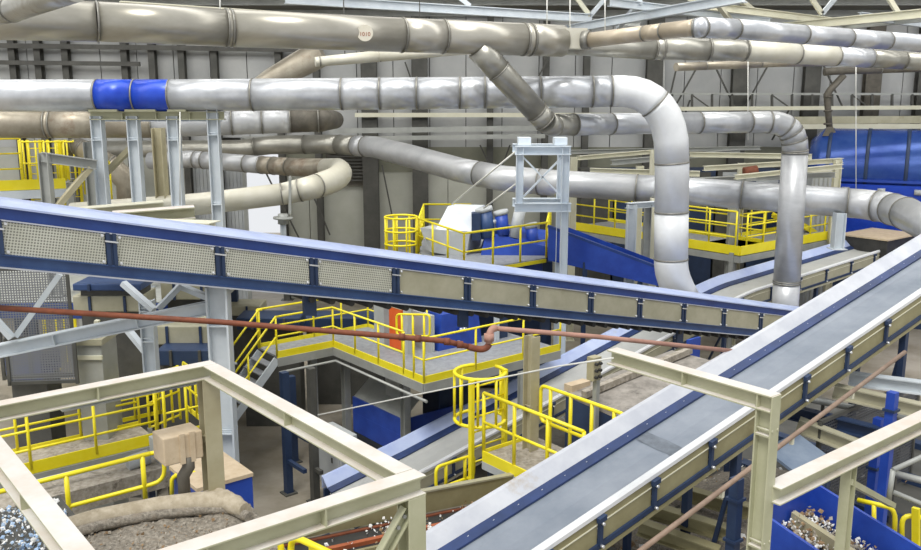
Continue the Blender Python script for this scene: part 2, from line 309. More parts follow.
def open_conveyor(label, path, wb, group, skirt=(.28, .22), side=.42, posts=(), m_belt='belt', m_side='olive', legs=(), bolts=True, name='belt_conveyor', endbox=False):
    """path runs along the far edge of the belt; B points across it towards the near side"""
    root = thing(name, label, 'conveyor', V((path[0].x, path[0].y, 0)), group); sx, sz = skirt
    n = len(path); dp = .02
    part('belt', MB().sweep([(0, 0), (wb * .18, -.045), (wb * .5, -.06), (wb * .82, -.045), (wb, 0), (wb, -.03), (wb * .5, -.09), (0, -.03)], path, smooth=False), M[m_belt], root)
    part('skirt_board', MB().sweep([(-sx, sz), (-sx * .32, sz * .3), (-sx * .32 - .02, sz * .3 - .02), (-sx - .03, sz - .01), (-sx - .03, sz - .3), (-sx - .06, sz - .3), (-sx - .06, sz + .01)], path), M['lav' if m_belt == 'beltl' else 'skirt'], root)
    st = part('rubber_strip', MB().sweep([(-sx * .32, sz * .3 + .012), (.05, .03), (.05, .0), (-sx * .32, sz * .3 - .02)], path), M['navy'], root)
    total = sum((path[i + 1] - path[i]).length for i in range(n - 1))
    def pos(s):
        for i in range(n - 1):
            L = (path[i + 1] - path[i]).length
            if s <= L or i == n - 2: return path[i].lerp(path[i + 1], s / L), (path[i + 1] - path[i]).normalized()
            s -= L
    if bolts:
        for k in range(int(total / .45)):
            c, d = pos(k * .45 + .2); c = c - B * sx * .12 + Z * (sz * .16 + .01)
            part('bolt', MB().obox(c, d * .012, B * .012, Z * .012), M['chrome'], st)
    part('near_rail', MB().sweep([(wb - .01, .07), (wb + .07, .09), (wb + .1, .06), (wb + .1, .0), (wb + .07, .0), (wb + .07, .05), (wb - .01, .04)], path), M['whitep'], root)
    cuts = [0.] + sorted(posts) + [total]
    for i in range(len(cuts) - 1):
        a, b = cuts[i] + .03, cuts[i + 1] - .03
        if b <= a: continue
        ks = [pos(a)[0]] + [p for j, p in enumerate(path) if a < sum((path[q + 1] - path[q]).length for q in range(j)) < b] + [pos(b)[0]]
        part('side_panel', MB().sweep([(wb + .05, -.03), (wb + .075, -.03), (wb + .075, -side), (wb + .05, -side)], ks), M[m_side], root)
        part('edge_strip', MB().sweep([(wb + .075, -.12), (wb + .087, -.12), (wb + .087, -.135), (wb + .075, -.135)], ks), M['cream'], root)
    part('lower_rail', MB().sweep([(wb + .0, -side), (wb + .11, -side), (wb + .11, -side - .07), (wb + .0, -side - .07)], path), M['dblue'], root)
    part('bottom_flange', MB().sweep([(wb - .12, -side - .09), (wb + .1, -side - .09), (wb + .1, -side - .16), (wb - .12, -side - .16)], path), M[m_side], root)
    part('far_rail', MB().sweep([(-sx, sz - .3), (-sx + .06, sz - .3), (-sx + .06, -side - .1), (-sx, -side - .1)], path), M['dblue'], root)
    for s in posts:
        c, d = pos(s)
        q = part('side_post', MB().obox(c + B * (wb + .11) - Z * (side / 2 + .04), d * .03, B * .025, Z * (side / 2 - .02)), M['dblue'], root)
        part('clamp', MB().obox(c + B * (wb + .13) - Z * .04, d * .07, B * .03, Z * .035), M['dblue'], q)
        for zz in (-.1, -side - .02): part('bolt', MB().tube([c + B * (wb + .13) + Z * zz, c + B * (wb + .18) + Z * zz], .022, 6), M['chrome'], q)
    k = 0
    while k * .9 + .4 < total:
        c, d = pos(k * .9 + .4); part('return_roller', MB().tube([c - B * .1 - Z * (side + .12), c + B * (wb + .02) - Z * (side + .12)], .06, 10), M['black'], root); k += 1
    for s in legs:
        c, d = pos(s)
        for o in (0, wb):
            q = c + B * o - Z * (side + .1); part('leg', MB().bar(V((q.x, q.y, 0)), q, .12, .12, A), M['dblue'], root)
        part('leg_brace', MB().bar(V((c.x, c.y, .4)), c + B * wb - Z * (side + .4), .06, .06, A), M['dblue'], root)
    return root
def chips(name, label, cat, fn, n, size, mats, seed=1, group=None, flat=.5):
    """fn(random) gives a point; loose waste nobody could count, one object per colour"""
    rnd = random.Random(seed)
    for mi, m in enumerate(mats):
        mb = MB()
        for _ in range(n // len(mats)):
            c = fn(rnd); s = size * rnd.uniform(.4, 1.5); u = V((rnd.gauss(0, 1), rnd.gauss(0, 1), rnd.gauss(0, .6))).normalized(); t = u.orthogonal().normalized(); q = u.cross(t)
            e = s * rnd.uniform(.3, 1); vs = [c + u * s, c + t * e, c - u * s * .8 + q * e * .3, c - t * e, c + q * e * flat]
            mb.add(vs, [(0, 1, 4), (1, 2, 4), (2, 3, 4), (3, 0, 4), (3, 2, 1, 0)])
        solo(name, mb, M[m], label[mi] if isinstance(label, list) else label, cat, group, 'stuff')
def heap(name, label, cat, c00, c10, c11, c01, nx, ny, hfn, m, seed=3, kind='stuff'):
    mb = MB(); vs = []
    for j in range(ny + 1):
        for i in range(nx + 1):
            u, v = i / nx, j / ny; p = c00.lerp(c10, u).lerp(c01.lerp(c11, u), v); vs.append(p + Z * hfn(u, v))
    base = len(vs); vs2 = [V((p.x, p.y, min(c00.z, c10.z, c11.z, c01.z) - .25)) for p in vs]
    fs = [(j * (nx + 1) + i, j * (nx + 1) + i + 1, (j + 1) * (nx + 1) + i + 1, (j + 1) * (nx + 1) + i) for j in range(ny) for i in range(nx)]
    per = [i for i in range(nx + 1)] + [j * (nx + 1) + nx for j in range(1, ny + 1)] + [ny * (nx + 1) + i for i in range(nx - 1, -1, -1)] + [j * (nx + 1) for j in range(ny - 1, 0, -1)]
    allv = vs + [vs2[k] for k in per]; npp = len(per)
    fs += [(per[k], per[(k + 1) % npp], base + (k + 1) % npp, base + k) for k in range(npp)] + [tuple(base + k for k in range(npp))]
    mb.add(allv, fs, True)
    return solo(name, mb, m, label, cat, None, kind)
def meet(p0, d, px, py):                                            # point of the sight line (px, py) in the upright plane through p0 along d
    n = V((d.y, -d.x, 0)); r = ray(px, py); return CAM + r * (n.dot(p0 - CAM) / n.dot(r))
wx = lambda px, d=44: P(px, 95, d).x
wz = lambda py, d=44: P(460, py, d).z
# ------------------------------------------------------------------ hall
struct('floor', MB().box(V((0, 26, -.05)), 110, 80, .1), M['concrete'])
YW = 44.0
wall = thing('wall_back', None, None, V((0, YW, 0))); wall['kind'] = 'structure'
zb, zt = wz(147), 13.7
op0, op1, oz0, oz1 = wx(241), wx(279), wz(240), wz(138)
wdt = 1.74; x = -38.0
while x < 38:
    x1 = x + wdt - .04
    if x1 < op0 or x > op1: lo = zb
    else: lo = oz1 + .02
    part('cladding_panel', MB().box(V(((x + x1) / 2, YW + .05, (lo + zt) / 2)), x1 - x, .1, zt - lo), M['cladding'], wall)
    x += wdt
for _a, _b in ((-39, op0), (op1, 39)): part('backing_sheet', MB().box(V(((_a + _b) / 2, YW + .24, oz1 / 2)), _b - _a, .04, oz1), M['darksteel'], wall)
part('backing_sheet', MB().box(V((0, YW + .14, (oz1 + zt) / 2)), 78, .04, zt - oz1), M['darksteel'], wall)
x = -38.0
while x < 38:
    x1 = min(x + 3.4, 38.)
    for a, b in ((x, min(x1, op0)), (max(x, op1), x1)):
        if b - a > .05: part('wall_block', MB().box(V(((a + b) / 2 - .015, YW + .1, zb / 2)), b - a - .03, .2, zb - .02), M['lowwall'], wall)
    x += 3.4
part('wall_band', MB().box(V(((op1 + 38) / 2, YW - .02, zb - .6)), 38 - op1, .06, 1.2), mat('olive_band', '#77786a', '#868676', .8, 0, .6), wall)
part('door_frame', MB().bar(V((op0, YW - .05, 0)), V((op0, YW - .05, oz1)), .16, .2, Y).bar(V((op1, YW - .05, 0)), V((op1, YW - .05, oz1)), .16, .2, Y).bar(V((op0, YW - .05, oz1)), V((op1, YW - .05, oz1)), .2, .16), M['greysteel'], wall)
# shutter left of the opening
sh = thing('door_1', None, None, V((wx(215), YW, 0))); sh['kind'] = 'structure'
for k in range(14):
    xa = wx(188) + (op0 - wx(188)) * k / 14; part('shutter_slat', MB().box(V((xa + .09, YW - .09, 3.6)), .165, .05, 7.2), M['grey'], sh)
ro = MB().slab([V((-40, YW + .4, 13.75)), V((40, YW + .4, 13.75)), V((40, 27, 16.2)), V((-40, 27, 16.2))], -.12)
struct('ceiling', ro, M['roof'])
for k in range(7):
    yy = YW - .5 - k * 2.1; zz = 13.75 + (YW + .4 - yy) * .1408
    q = solo('trim_%d' % (k + 1), MB().ibeam(V((-39, yy, zz)), V((39, yy, zz)), .14, .28), M['greysteel'], None, None); q['kind'] = 'structure'
# dark steel wall columns
for px in (20, 45, 72, 130, 157, 186, 218, 281, 318, 370, 420, 490, 545, 585, 652, 737, 808, 868, 915):
    big = px in (652, 737, 808, 420, 370, 868); wdd = .75 if big else .3
    q = column('dark steel wall column %s' % {20: 'at the far left end of the hall', 45: 'second from the left behind the top left duct', 72: 'third from the left above the rusty duct', 130: 'behind the blue banded duct', 157: 'right behind the blue duct band end', 186: 'beyond the pale duct right of the blue band', 218: 'above the tallest pipe rack post', 281: 'right beside the bright doorway', 318: 'behind the cream duct elbow', 370: 'beside the dark louvre and long grey duct', 420: 'above the yellow hooped cage', 490: 'behind the slanting branch duct head', 545: 'behind the slanting branch duct foot', 585: 'left of the square junction box pipe', 652: 'left of the white duct elbow', 737: 'behind the elbow of the silver down pipe', 808: 'left of the sooty exhaust stack', 868: 'right of the sooty exhaust stack', 915: 'at the far right end of the hall'}[px],
               V((wx(px), YW - .3, 0)), V((wx(px), YW - .3, zt + .05)), wdd, .4, M['exhaust'] if px == 868 else M['darksteel'], Y, 'wall_column', 'dark wall columns')
# girts and the truss walkway along the wall
GN = 'pale wall girts'
def girt(label, x0, x1, py, h=.16, m='greysteel', d=43.4, py1=None):
    return solo('wall_girt', MB().bar(P(x0, py, d), P(x1, py1 or py, d), .14, h), M[m], label, 'girt', GN)
girt('dark horizontal wall rail just under the big top duct at left', -40, 320, 45, .22, 'darksteel', 43.2, 50)
girt('lower dark wall rail above the pale duct at left', -40, 140, 62, .2, 'darksteel', 43.2, 64)
girt('pale rail along the wall behind the slanting branch duct', 355, 700, 115, .2, 'cream', 43.2)
girt('long cream pipe rail above the grey descending duct', 330, 545, 131, .24, 'greysteel', 42.6, 128)
girt('second long cream rail just below the first one', 330, 545, 139, .2, 'greysteel', 42.6, 136)
girt('thin pale rail on the wall above the blue drum', 640, 1000, 109, .18, 'cream', 43.0, 107)
girt('broad cream rail resting over the blue drum', 700, 1000, 121, .34, 'panel', 42.6, 119)
girt('lowest cream rail touching the blue drum', 700, 1000, 127, .22, 'cream', 42.2, 126)
lt = thing('lattice_railing', 'grey lattice railing high along the right part of the back wall', 'railing', P(800, 110, 43.0))
part('top_rail', MB().bar(P(660, 94, 43.0), P(1000, 94, 43.0), .1, .1), M['greysteel'], lt)
for px in range(672, 990, 20): part('post', MB().bar(P(px, 94, 43.0), P(px, 108.6, 43.0), .1, .1, Y), M['darksteel'], lt)
for px in (692, 772, 852, 932): part('diagonal', MB().bar(P(px, 95, 43.0), P(px + 18, 108, 43.0), .06, .06), M['darksteel'], lt)
for i, (x0, y0, x1, y1) in enumerate(((690, 100, 672, 150), (676, 70, 660, 140), (712, 60, 735, 108), (770, 62, 742, 112), (822, 62, 842, 106), (790, 108, 772, 140), (700, 62, 672, 112), (480, 145, 492, 170), (510, 145, 500, 172), (405, 62, 422, 110), (548, 60, 520, 108), (300, 165, 330, 235), (382, 165, 392, 215), (262, 165, 300, 240))):
    solo('wall_brace', MB().bar(P(x0, y0, 43.3), P(x1, y1, 43.3), .07, .07), M['darksteel'], 'thin dark wall brace %s' % ('crossing the lattice railing behind the silver elbow', 'left of the white duct drop', 'just right of the white elbow top', 'behind the hanging wire at the silver duct', 'right of the sooty exhaust top', 'below the lattice railing by the silver elbow', 'under the lower slim duct start', 'above the lattice tower, left one', 'above the lattice tower, right one', 'right of the cream link pipe', 'beside the slanting branch duct', 'below the cream duct U bend', 'left of the hooped cage', 'beside the bright doorway')[i], 'brace', 'thin wall braces')
# roof trusses
def rb(label, a, b, wd=.2, h=.25, m='whitesteel'):
    return beam(label, P(*a), P(*b), wd, h, M[m], 'roof_beam', 'roof steel')
rb('white roof beam running above the label on the big top duct', (285, -6, 30), (592, 14, 35), .24, .3)
rb('pale greenish roof beam above the big duct at top left', (120, 1, 27), (345, 16, 31), .2, .3, 'cream')
rb('white roof beam rising right from the hanging bracket', (548, 29, 36), (745, -8, 28), .24, .3)
rb('thin white roof beam under the rising white one', (520, 14, 36), (640, 22, 38), .16, .18, 'greysteel')
rb('cream roof beam descending at the top right', (690, 0, 32), (850, 20, 38), .2, .26, 'cream')
rb('pale yellow roof beam rising at the far top right', (772, 24, 36), (960, 5, 30), .22, .3, 'cream')
rb('white roof beam along the top right edge', (610, -2, 30), (770, 18, 37), .2, .26)
rb('short white roof beam by the right picture edge', (860, 12, 34), (980, 28, 38), .2, .26)
rb('pale roof beam crossing the upper right corner', (840, 24, 38), (960, 12, 32), .18, .22, 'greysteel')
for i, (a, b) in enumerate((((590, 16, 35), (572, -8, 35)), ((590, 16, 35), (612, -10, 35)), ((822, 14, 36), (806, -10, 36)), ((822, 14, 36), (842, -10, 36)), ((716, 2, 31), (735, 26, 36)), ((640, 2, 31), (618, 28, 38)), ((900, 16, 34), (885, -8, 34)), ((470, 6, 33), (450, -10, 33)), ((740, 0, 33), (760, 16, 37)))):
    solo('truss_strut', MB().bar(P(*a), P(*b), .16, .16), M['whitesteel' if i % 2 else 'cream'], 'short pale truss strut %s' % ('left one above the junction box', 'right one above the junction box', 'left one of the pair at upper right', 'right one of the pair at upper right', 'hanging left of the upper right pair', 'right of the junction box pair', 'near the top right corner', 'above the ring flanges of the thick duct', 'beside the cream roof beam')[i], 'strut', 'roof truss struts')
# ------------------------------------------------------------------ ducts
def seq(*t): return [P(*q) for q in t]
DG = 'air ducts'
d1 = seq((-60, 18, 18.6), (97, 21.5, 19.6), (228, 28, 20.8), (402, 35, 22.6), (540, 40, 24.2), (562, 41, 24.5))
duct('big_air_duct', 'thick warm grey duct along the top left with ring flanges and small number plate', d1, .41, M['warm'], [('x', v) for v in (97, 226, 231, 402, 443, 523, 530)], DG)
pl = thing('number_plate', 'small pale number plate on the thick top duct', 'plate', P(365, 33, 21.75)); c = P(365, 33, 21.72)
part('plate_back', MB().tube([c, c - Y * .02], .19, 20), M['plate'], pl)
cu = bpy.data.curves.new('number_print', 'FONT'); cu.body = '1010'; cu.size = .13; cu.align_x = 'CENTER'; cu.align_y = 'CENTER'; cu.extrude = .002
_t = bpy.data.objects.new('number_text', cu); COL.objects.link(_t); bpy.context.view_layer.update(); _me = bpy.data.meshes.new_from_object(_t); bpy.data.objects.remove(_t); _me.materials.clear(); _me.materials.append(M['red'])
co = bpy.data.objects.new('number_print', _me); COL.objects.link(co); co.parent = pl; co.location = (c - Y * .025 - Z * .03) - pl.location; co.rotation_euler = (math.pi / 2, 0, 0)
jb = thing('junction_box', 'square tan junction box at the end of the thick top duct', 'junction box', P(574, 50, 24))
part('box_body', MB().box(P(574, 39, 24.5), .62, .6, .52), M['creamd'], jb); part('box_collar', MB().tube(seq((583, 40, 24.2), (590, 40, 24.1)), .24, 18), M['ring'], jb)
duct('slim_air_duct', 'slim tan and silver duct bending forward at the top right', seq((586, 40.5, 24.2), (690, 28, 21.5), (700, 27.5, 21.4), (735, 29, 22), (810, 35, 23.5), (960, 46, 26.5)), [.19, .19, .235, .235, .235, .235], M['galvw'], [('x', v) for v in (590, 645, 663, 694, 702, 735, 803, 848, 887)], DG, mats={0: M['sand'], 1: M['sand'], 2: M['sand'], 3: M['sand']})
duct('lower_slim_duct', 'long grey cream duct running under the slim one at top right', seq((560, 47, 25), (660, 48.5, 25.6), (740, 50, 26), (960, 64, 28.5)), [.2, .31, .3, .25], M['galvd'], [('x', v) for v in (654, 662, 708, 744, 797, 836, 870, 903)], DG, mats={4: M['creamd'], 5: M['creamd'], 6: M['galvw']})
duct('thin_brown_pipe', 'thin brown pipe ending in mid air below the lower slim duct', seq((676, 67, 27), (780, 63, 29), (850, 62, 31)), .12, M['rustd'], [('x', 705), ('x', 760)], DG, 'pipe')
duct('dark_pipe', 'thin dark pipe under the ducts at the right edge', seq((824, 72, 34), (835, 71, 34), (960, 67, 36)), .14, M['exhaust'], [('x', 880)], DG, 'pipe')
duct('cream_link_pipe', 'cream pipe below the thick top duct left of the slanting branch', seq((315, 62, 27), (380, 56, 27.5), (470, 50, 26.5)), [.14, .17, .12], M['creamd'], [('x', 320), ('x', 380)], DG, 'pipe')
for i, px in enumerate((345, 420)):
    q = P(px, 59 - (px - 345) * .08, 27.2); solo('pipe_hanger', MB().bar(q + Z * .05, q + Z * 6, .03, .03, Y), M['darksteel'], 'thin dark hanger rod of the cream pipe behind the thick duct, %s one' % ('left', 'right')[i], 'hanger')
duct('corner_duct', 'brown grey duct elbow cutting across the top left corner', seq((-20, 14, 16), (2, 12, 15.6), (14, 9, 15.2), (75, -12, 13.6)), .2, M['galvd'], [('x', 12)], DG)
# slanting branch with its flanges
br = seq((478, 48, 23.4), (500, 72, 23.6), (545, 121, 24.2), (551, 125, 24.6), (556, 126, 25.2))
duct('branch_duct', 'ribbed silver duct slanting down from the thick top duct', br, [.32, .32, .31, .29, .27], M['galvd'], [('y', 71), ('y', 112), ('y', 121)], DG)
e0 = seq((552, 125, 25.0), (640, 123.5, 27), (766, 122, 28.3))
el = bez(P(768, 122, 28.3), P(797, 122, 28.4), P(795, 152, 28.4), 6)
duct('silver_down_duct', 'cream silver duct turning down through a segmented elbow into a silver pipe', e0 + el[1:] + seq((785, 308, 28.4), (784, 330, 28.4)), [.3, .31, .33] + [.35, .36, .37, .38, .39, .4] + [.42, .42], M['galv'], [('x', v) for v in (573, 610, 748, 769)] + [('y', v) for v in (122.8, 127, 133, 141, 151, 153, 281, 283)], DG, mats={0: M['galvd'], 1: M['galvw'], 2: M['galvw'], 3: M['galvw']})
# white duct with blue band
el = bez(P(622, 91, 25), P(664, 92, 25), P(671, 140, 25), 7)
w2 = seq((-60, 95.5, 25), (170, 95.5, 25), (400, 93.5, 25), (600, 91.5, 25)) + el + seq((672, 165, 25), (671, 262, 25)) + bez(P(671, 264, 25), P(671, 278, 25), P(684, 300, 25.4), 4)
duct('white_duct', 'long pale duct with bright blue band crossing left and dropping down at centre right', w2, [.43] * 3 + [.42] + [.42, .43, .44, .45, .46, .47, .47, .47] + [.47] * 7, M['galvw'], [('x', v) for v in (98, 135.5, 171, 253, 342, 380, 417, 460, 485, 540, 592, 611)] + [('y', v) for v in (104, 163, 212, 259)], DG,
     mats={1: M['bluep'], 2: M['bluep'], 13: M['white'], 14: M['white'], 15: M['white'], 12: M['white'], 16: M['white']}, ringm=M['ring'], rx=1.03)
# rusty duct behind
duct('rusty_duct', 'rust stained grey duct behind the pipe rack at left', seq((-60, 124, 30), (150, 124, 30.5), (322, 119, 31.5), (336, 120, 32.5)), [.46, .46, .43, .3], M['rustd'], [('x', v) for v in (47, 52, 98, 152, 232, 262, 290, 318)], DG, mats={5: M['galv'], 6: M['galv'], 4: M['galv'], 7: M['exhaust'], 8: M['exhaust']})
# grey duct descending across the centre and on to the right
d5 = seq((60, 149, 41), (240, 149, 41), (270, 145, 41), (330, 144, 40.5), (375, 147, 38.5), (410, 156, 36.5), (460, 170, 34), (500, 178, 32.5), (560, 183.5, 31.6), (680, 190.5, 30.4), (862, 204, 28.4), (885, 207, 27.8), (905, 213, 26.6), (960, 240, 23))
duct('grey_main_duct', 'long grey duct descending behind the lattice tower and running right', d5, [.36, .4, .42, .42, .45, .46, .46, .46, .46, .46, .47, .48, .48, .48], M['galv'], [('x', v) for v in (255, 305, 340, 356, 366, 480, 540, 637, 742, 847, 877, 893, 906)], DG, mats={0: M['galvd'], 1: M['galvd'], 2: M['galvd'], 3: M['galvd'], 8: M['galvw'], 9: M['galvw']})
# cream duct with U bend
ub = bez(P(305, 189, 28), P(352, 178, 29.5), P(338, 168, 33), 8)
duct('cream_bend_duct', 'cream duct with a U bend below the rusty duct at left', seq((72, 214, 27.2), (200, 204, 27.6), (283, 194, 28)) + ub + seq((325, 168, 34.5),), [.34] * 3 + [.36, .38, .4, .4, .4, .39, .38, .37, .36] + [.36], M['creamd'], [('x', v) for v in (282, 300, 316)], DG, mats={})
duct('bright_back_duct', 'silver ribbed duct in front of the bright doorway', seq((150, 161, 38.6), (190, 159, 38.2), (262, 165, 37), (300, 167.5, 35.6), (326, 168, 34.4)), [.36, .36, .36, .36, .36], M['galv'], [('x', v) for v in (196, 204, 222, 246, 262, 274, 290)], DG, mats={6: M['rustd'], 7: M['rustd'], 5: M['rustd']})
duct('left_bend_duct', 'ribbed grey duct bending behind the pipe rack posts', seq((60, 152, 34), (78, 147, 33.5), (96, 156, 33), (112, 166, 33), (128, 182, 33), (130, 215, 33)), [.3, .34, .36, .38, .42, .42], M['rustd'], [('x', v) for v in (72, 78, 84, 110)], DG, mats={0: M['exhaust'], 1: M['exhaust'], 2: M['exhaust']})
duct('slanting_brown_duct', 'brown duct stub slanting down behind the thick duct', seq((322, 52, 33), (272, 80, 33), (232, 112, 31.6)), [.5, .42, .4], M['rustd'], [], DG)
# hanging wires
for i, (px, y0, y1, d) in enumerate(((220, -5, 24, 20.7), (570, -5, 38, 24.4), (605, -5, 36, 23.7), (547, -5, 28, 24.3), (664, 38, 90, 25.6), (748, 44, 140, 28), (856, 58, 190, 28), (543, 28, 30, 24), (180, 112, 205, 24))):
    if y1 - y0 < 5: continue
    solo('hanging_wire', MB().tube([P(px, y0, d), P(px, y1, d)], .014, 6), M['cable'], 'thin pale hanging wire %s' % ('above the big duct at left', 'beside the junction box', 'right of the junction box', 'left of the junction box', 'right of the white elbow', 'left of the silver elbow', 'in front of the blue drum', '', 'beside the pipe rack')[i], 'wire', 'hanging wires')
# ------------------------------------------------------------------ pipe rack under the pale duct
for i, (x0, x1, y0) in enumerate(((97, 106, 116), (133, 138, 116), (173, 178, 116), (213, 222, 110))):
    top = P(x0, y0, 25.0); column('pale blue grey pipe rack post, %s of four under the blue banded duct' % ('leftmost', 'second from left', 'third from left', 'rightmost')[i], V((top.x, top.y, 4.62)), top, .3, .3, M['whitesteel'], X, 'rack_post', 'pipe rack posts', 2)
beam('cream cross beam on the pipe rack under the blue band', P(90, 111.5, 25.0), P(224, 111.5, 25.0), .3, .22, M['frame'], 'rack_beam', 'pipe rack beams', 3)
beam('pale beam on the rack behind the cross beam', P(94, 113.5, 25.9), P(222, 113.5, 25.9), .25, .22, M['whitesteel'], 'rack_beam', 'pipe rack beams', 3)
for i, (a, b) in enumerate(((92, 120), (128, 158), (170, 188))):
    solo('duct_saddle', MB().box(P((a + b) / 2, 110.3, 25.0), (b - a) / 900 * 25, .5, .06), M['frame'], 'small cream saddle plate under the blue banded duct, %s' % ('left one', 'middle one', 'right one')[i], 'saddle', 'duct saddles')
#==REST==
# ------------------------------------------------------------------ covered conveyor crossing the picture
p0 = P(0, 207.5, 12.5); pe = meet(p0, A, 720, 301.5); u1 = (pe - p0).normalized()
c1a = walk(p0, u1, -70); c1b = walk(p0, u1, 850)
c1 = thing('covered_conveyor', 'long blue covered conveyor with punched side panels sloping down to the right', 'conveyor', V((c1a.x, c1a.y, 0)))
LC = (c1b - c1a).length
WC = 1.15
part('top_cover', MB().sweep([(.03, .0), (.03, .03), (-WC * .25, .1), (-WC * .75, .11), (-WC, .04), (-WC, .0)], [c1a, c1b]), M['lav'], c1)
part('upper_rail', MB().sweep([(0, 0), (0, -.165), (.03, -.165), (.03, -.19), (-.05, -.19), (-.05, 0)], [c1a, c1b]), M['railblue'], c1)
part('edge_strip', MB().sweep([(.012, -.165), (.035, -.165), (.035, -.185), (.012, -.185)], [c1a, c1b]), M['skirt'], c1)
part('lower_rail', MB().sweep([(0, -.66), (.05, -.66), (.05, -.68), (.02, -.68), (.02, -.82), (.05, -.82), (.05, -.84), (-.06, -.84), (-.06, -.66)], [c1a, c1b]), M['slate'], c1)
part('bottom_lip', MB().sweep([(-.06, -.842), (.06, -.842), (.06, -.865), (-.06, -.865)], [c1a, c1b]), M['skirt'], c1)
part('far_side', MB().sweep([(-WC, 0), (-WC + .05, 0), (-WC + .05, -.84), (-WC, -.84)], [c1a, c1b]), M['dblue'], c1)
part('return_belt', MB().sweep([(-.1, -.74), (-WC + .1, -.74), (-WC + .1, -.76), (-.1, -.76)], [c1a, c1b]), M['black'], c1)
pst = [-52, 14 - 18, 111, 219.5, 313, 395, 466.5, 532, 590, 639, 683, 723, 760, 795]
pp = [walk(p0 - Z * .4, u1, q) + Z * .4 for q in pst]
for i, q in enumerate(pp):
    po = part('side_post', MB().obox(q - Z * .42 + B * .03 - u1 * .05, u1 * .028, B * .02, Z * .25).obox(q - Z * .42 + B * .03 + u1 * .05, u1 * .028, B * .02, Z * .25).obox(q - Z * .42 + B * .02, u1 * .07, B * .008, Z * .24), M['dblue'], c1)
    for zz in (-.22, -.62):
        for s in (-.13, .13): part('bolt', MB().tube([q + B * .0 + u1 * s + Z * zz, q + B * .05 + u1 * s + Z * zz], .022, 6), M['chrome'], po)
    part('cross_clip', MB().obox(q - Z * .3 + B * .055, u1 * .1, B * .006, Z * .012), M['chrome'], po)
for i in range(len(pp) - 1):
    a, b = pp[i] + u1 * .09, pp[i + 1] - u1 * .09
    part('side_panel', MB().sweep([(0, -.19), (.015, -.19), (.015, -.66), (0, -.66)], [a, b]), M['mesh'] if i < 5 else M['panel'], c1)
k = 0
k = int(6.2 / .42)
while k * .42 < LC:                                                 # idlers hanging under the belt
    q = c1a + u1 * (k * .42)
    part('return_idler', MB().tube([q - B * .02 - Z * .93, q - B * (WC - .05) - Z * .93], .062, 10), M['black'], c1); k += 1
for px in (312, 466, 548, 683):                                     # blue hangers under the trough
    q = walk(p0 - Z * .9, u1, px); part('hanger', MB().obox(q - Z * .12 - B * .1, u1 * .13, B * .03, Z * .22), M['dblue'], c1)
# steel carrying it
q = walk(p0 - Z * .87, u1, 224); q = q - B * .25
column('tall pale blue grey H column under the covered conveyor at left', V((q.x, q.y, 0)), q, .28, .36, M['whitesteel'], X, 'conveyor_column', None, 3)
WF = 'white steel bracing under the covered conveyor'
bm0, bm1 = P(-30, 350, 14.6), P(219, 299, 14.9)
beam('white I beam rising to the tall column under the covered conveyor', bm0, bm1, .2, .22, M['whitesteel'], 'brace_beam', WF, 2)
cc = P(148, 318, 15.6)
zc_ = P(148, 378, 15.6).z; beam('grey beam carrying the white split column', V((cc.x, cc.y, zc_)) - A * 1.6, V((cc.x, cc.y, zc_)) + A * 1.6, .25, .25, M['greysteel'], 'brace_beam', WF)
column('white split column under the beam at left', V((cc.x, cc.y, zc_)), V((cc.x, cc.y, P(148, 300, 15.6).z)), .2, .24, M['whitesteel'], X, 'brace_column', WF, 2)
for i, (a, b) in enumerate((((60, 274, 14.9), (16, 336, 14.7)), ((123, 283, 15.6), (154, 310, 15.4)), ((181, 285, 15.4), (158, 309, 15.2)), ((178, 285, 15.6), (214, 300, 15.2)), ((128, 330, 16), (146, 352, 15.8)), ((-6, 318, 14.5), (12, 338, 14.5)))):
    solo('diagonal_brace', MB().bar(P(*a), P(*b), .12, .09), M['whitesteel'], 'white diagonal brace %s' % ('leaning left across the wire screen', 'falling right to the split column', 'rising right from the split column', 'thin one running to the tall column', 'small one low on the split column', 'short one at the left picture edge')[i], 'brace', WF)
# rust pipe and primer pipe
rp = thing('rust_pipe', 'long rusty brown pipe sagging across the left half', 'pipe', P(240, 330, 12.7))
part('pipe_run', MB().tube(seq((-30, 306, 12.7), (220, 322, 12.9), (400, 337, 13.0), (445, 341, 13.0), (470, 347, 13.05)), .042, 10), M['rust'], rp)
part('pipe_elbow', MB().tube(bez(P(468, 346.5, 13.05), P(486, 353, 13.1), P(489, 344, 13.1)), .05, 10), M['rust'], rp)
for px, py in ((402, 337), (418, 338.5), (447, 341.5), (460, 344.5)): part('coupling', MB().tube(seq((px - 3, py - .2, 13), (px + 3, py + .3, 13)), .056, 10), M['rust'], rp)
rp2 = thing('primer_pipe', 'pinkish primer coated pipe running over the middle right conveyors', 'pipe', P(600, 340, 14))
part('pipe_run', MB().tube(seq((492, 328, 13.2), (600, 337, 13.8), (742, 352, 14.9)), .038, 10), M['pink'], rp2)
part('valve_elbow', MB().tube(bez(P(489, 344, 13.1), P(488, 328, 13.15), P(496, 328, 13.2)), .055, 10), M['pink'], rp2)
part('union_nut', MB().tube(seq((489, 334, 13.1), (489, 341, 13.1)), .085, 6), M['pink'], rp2)
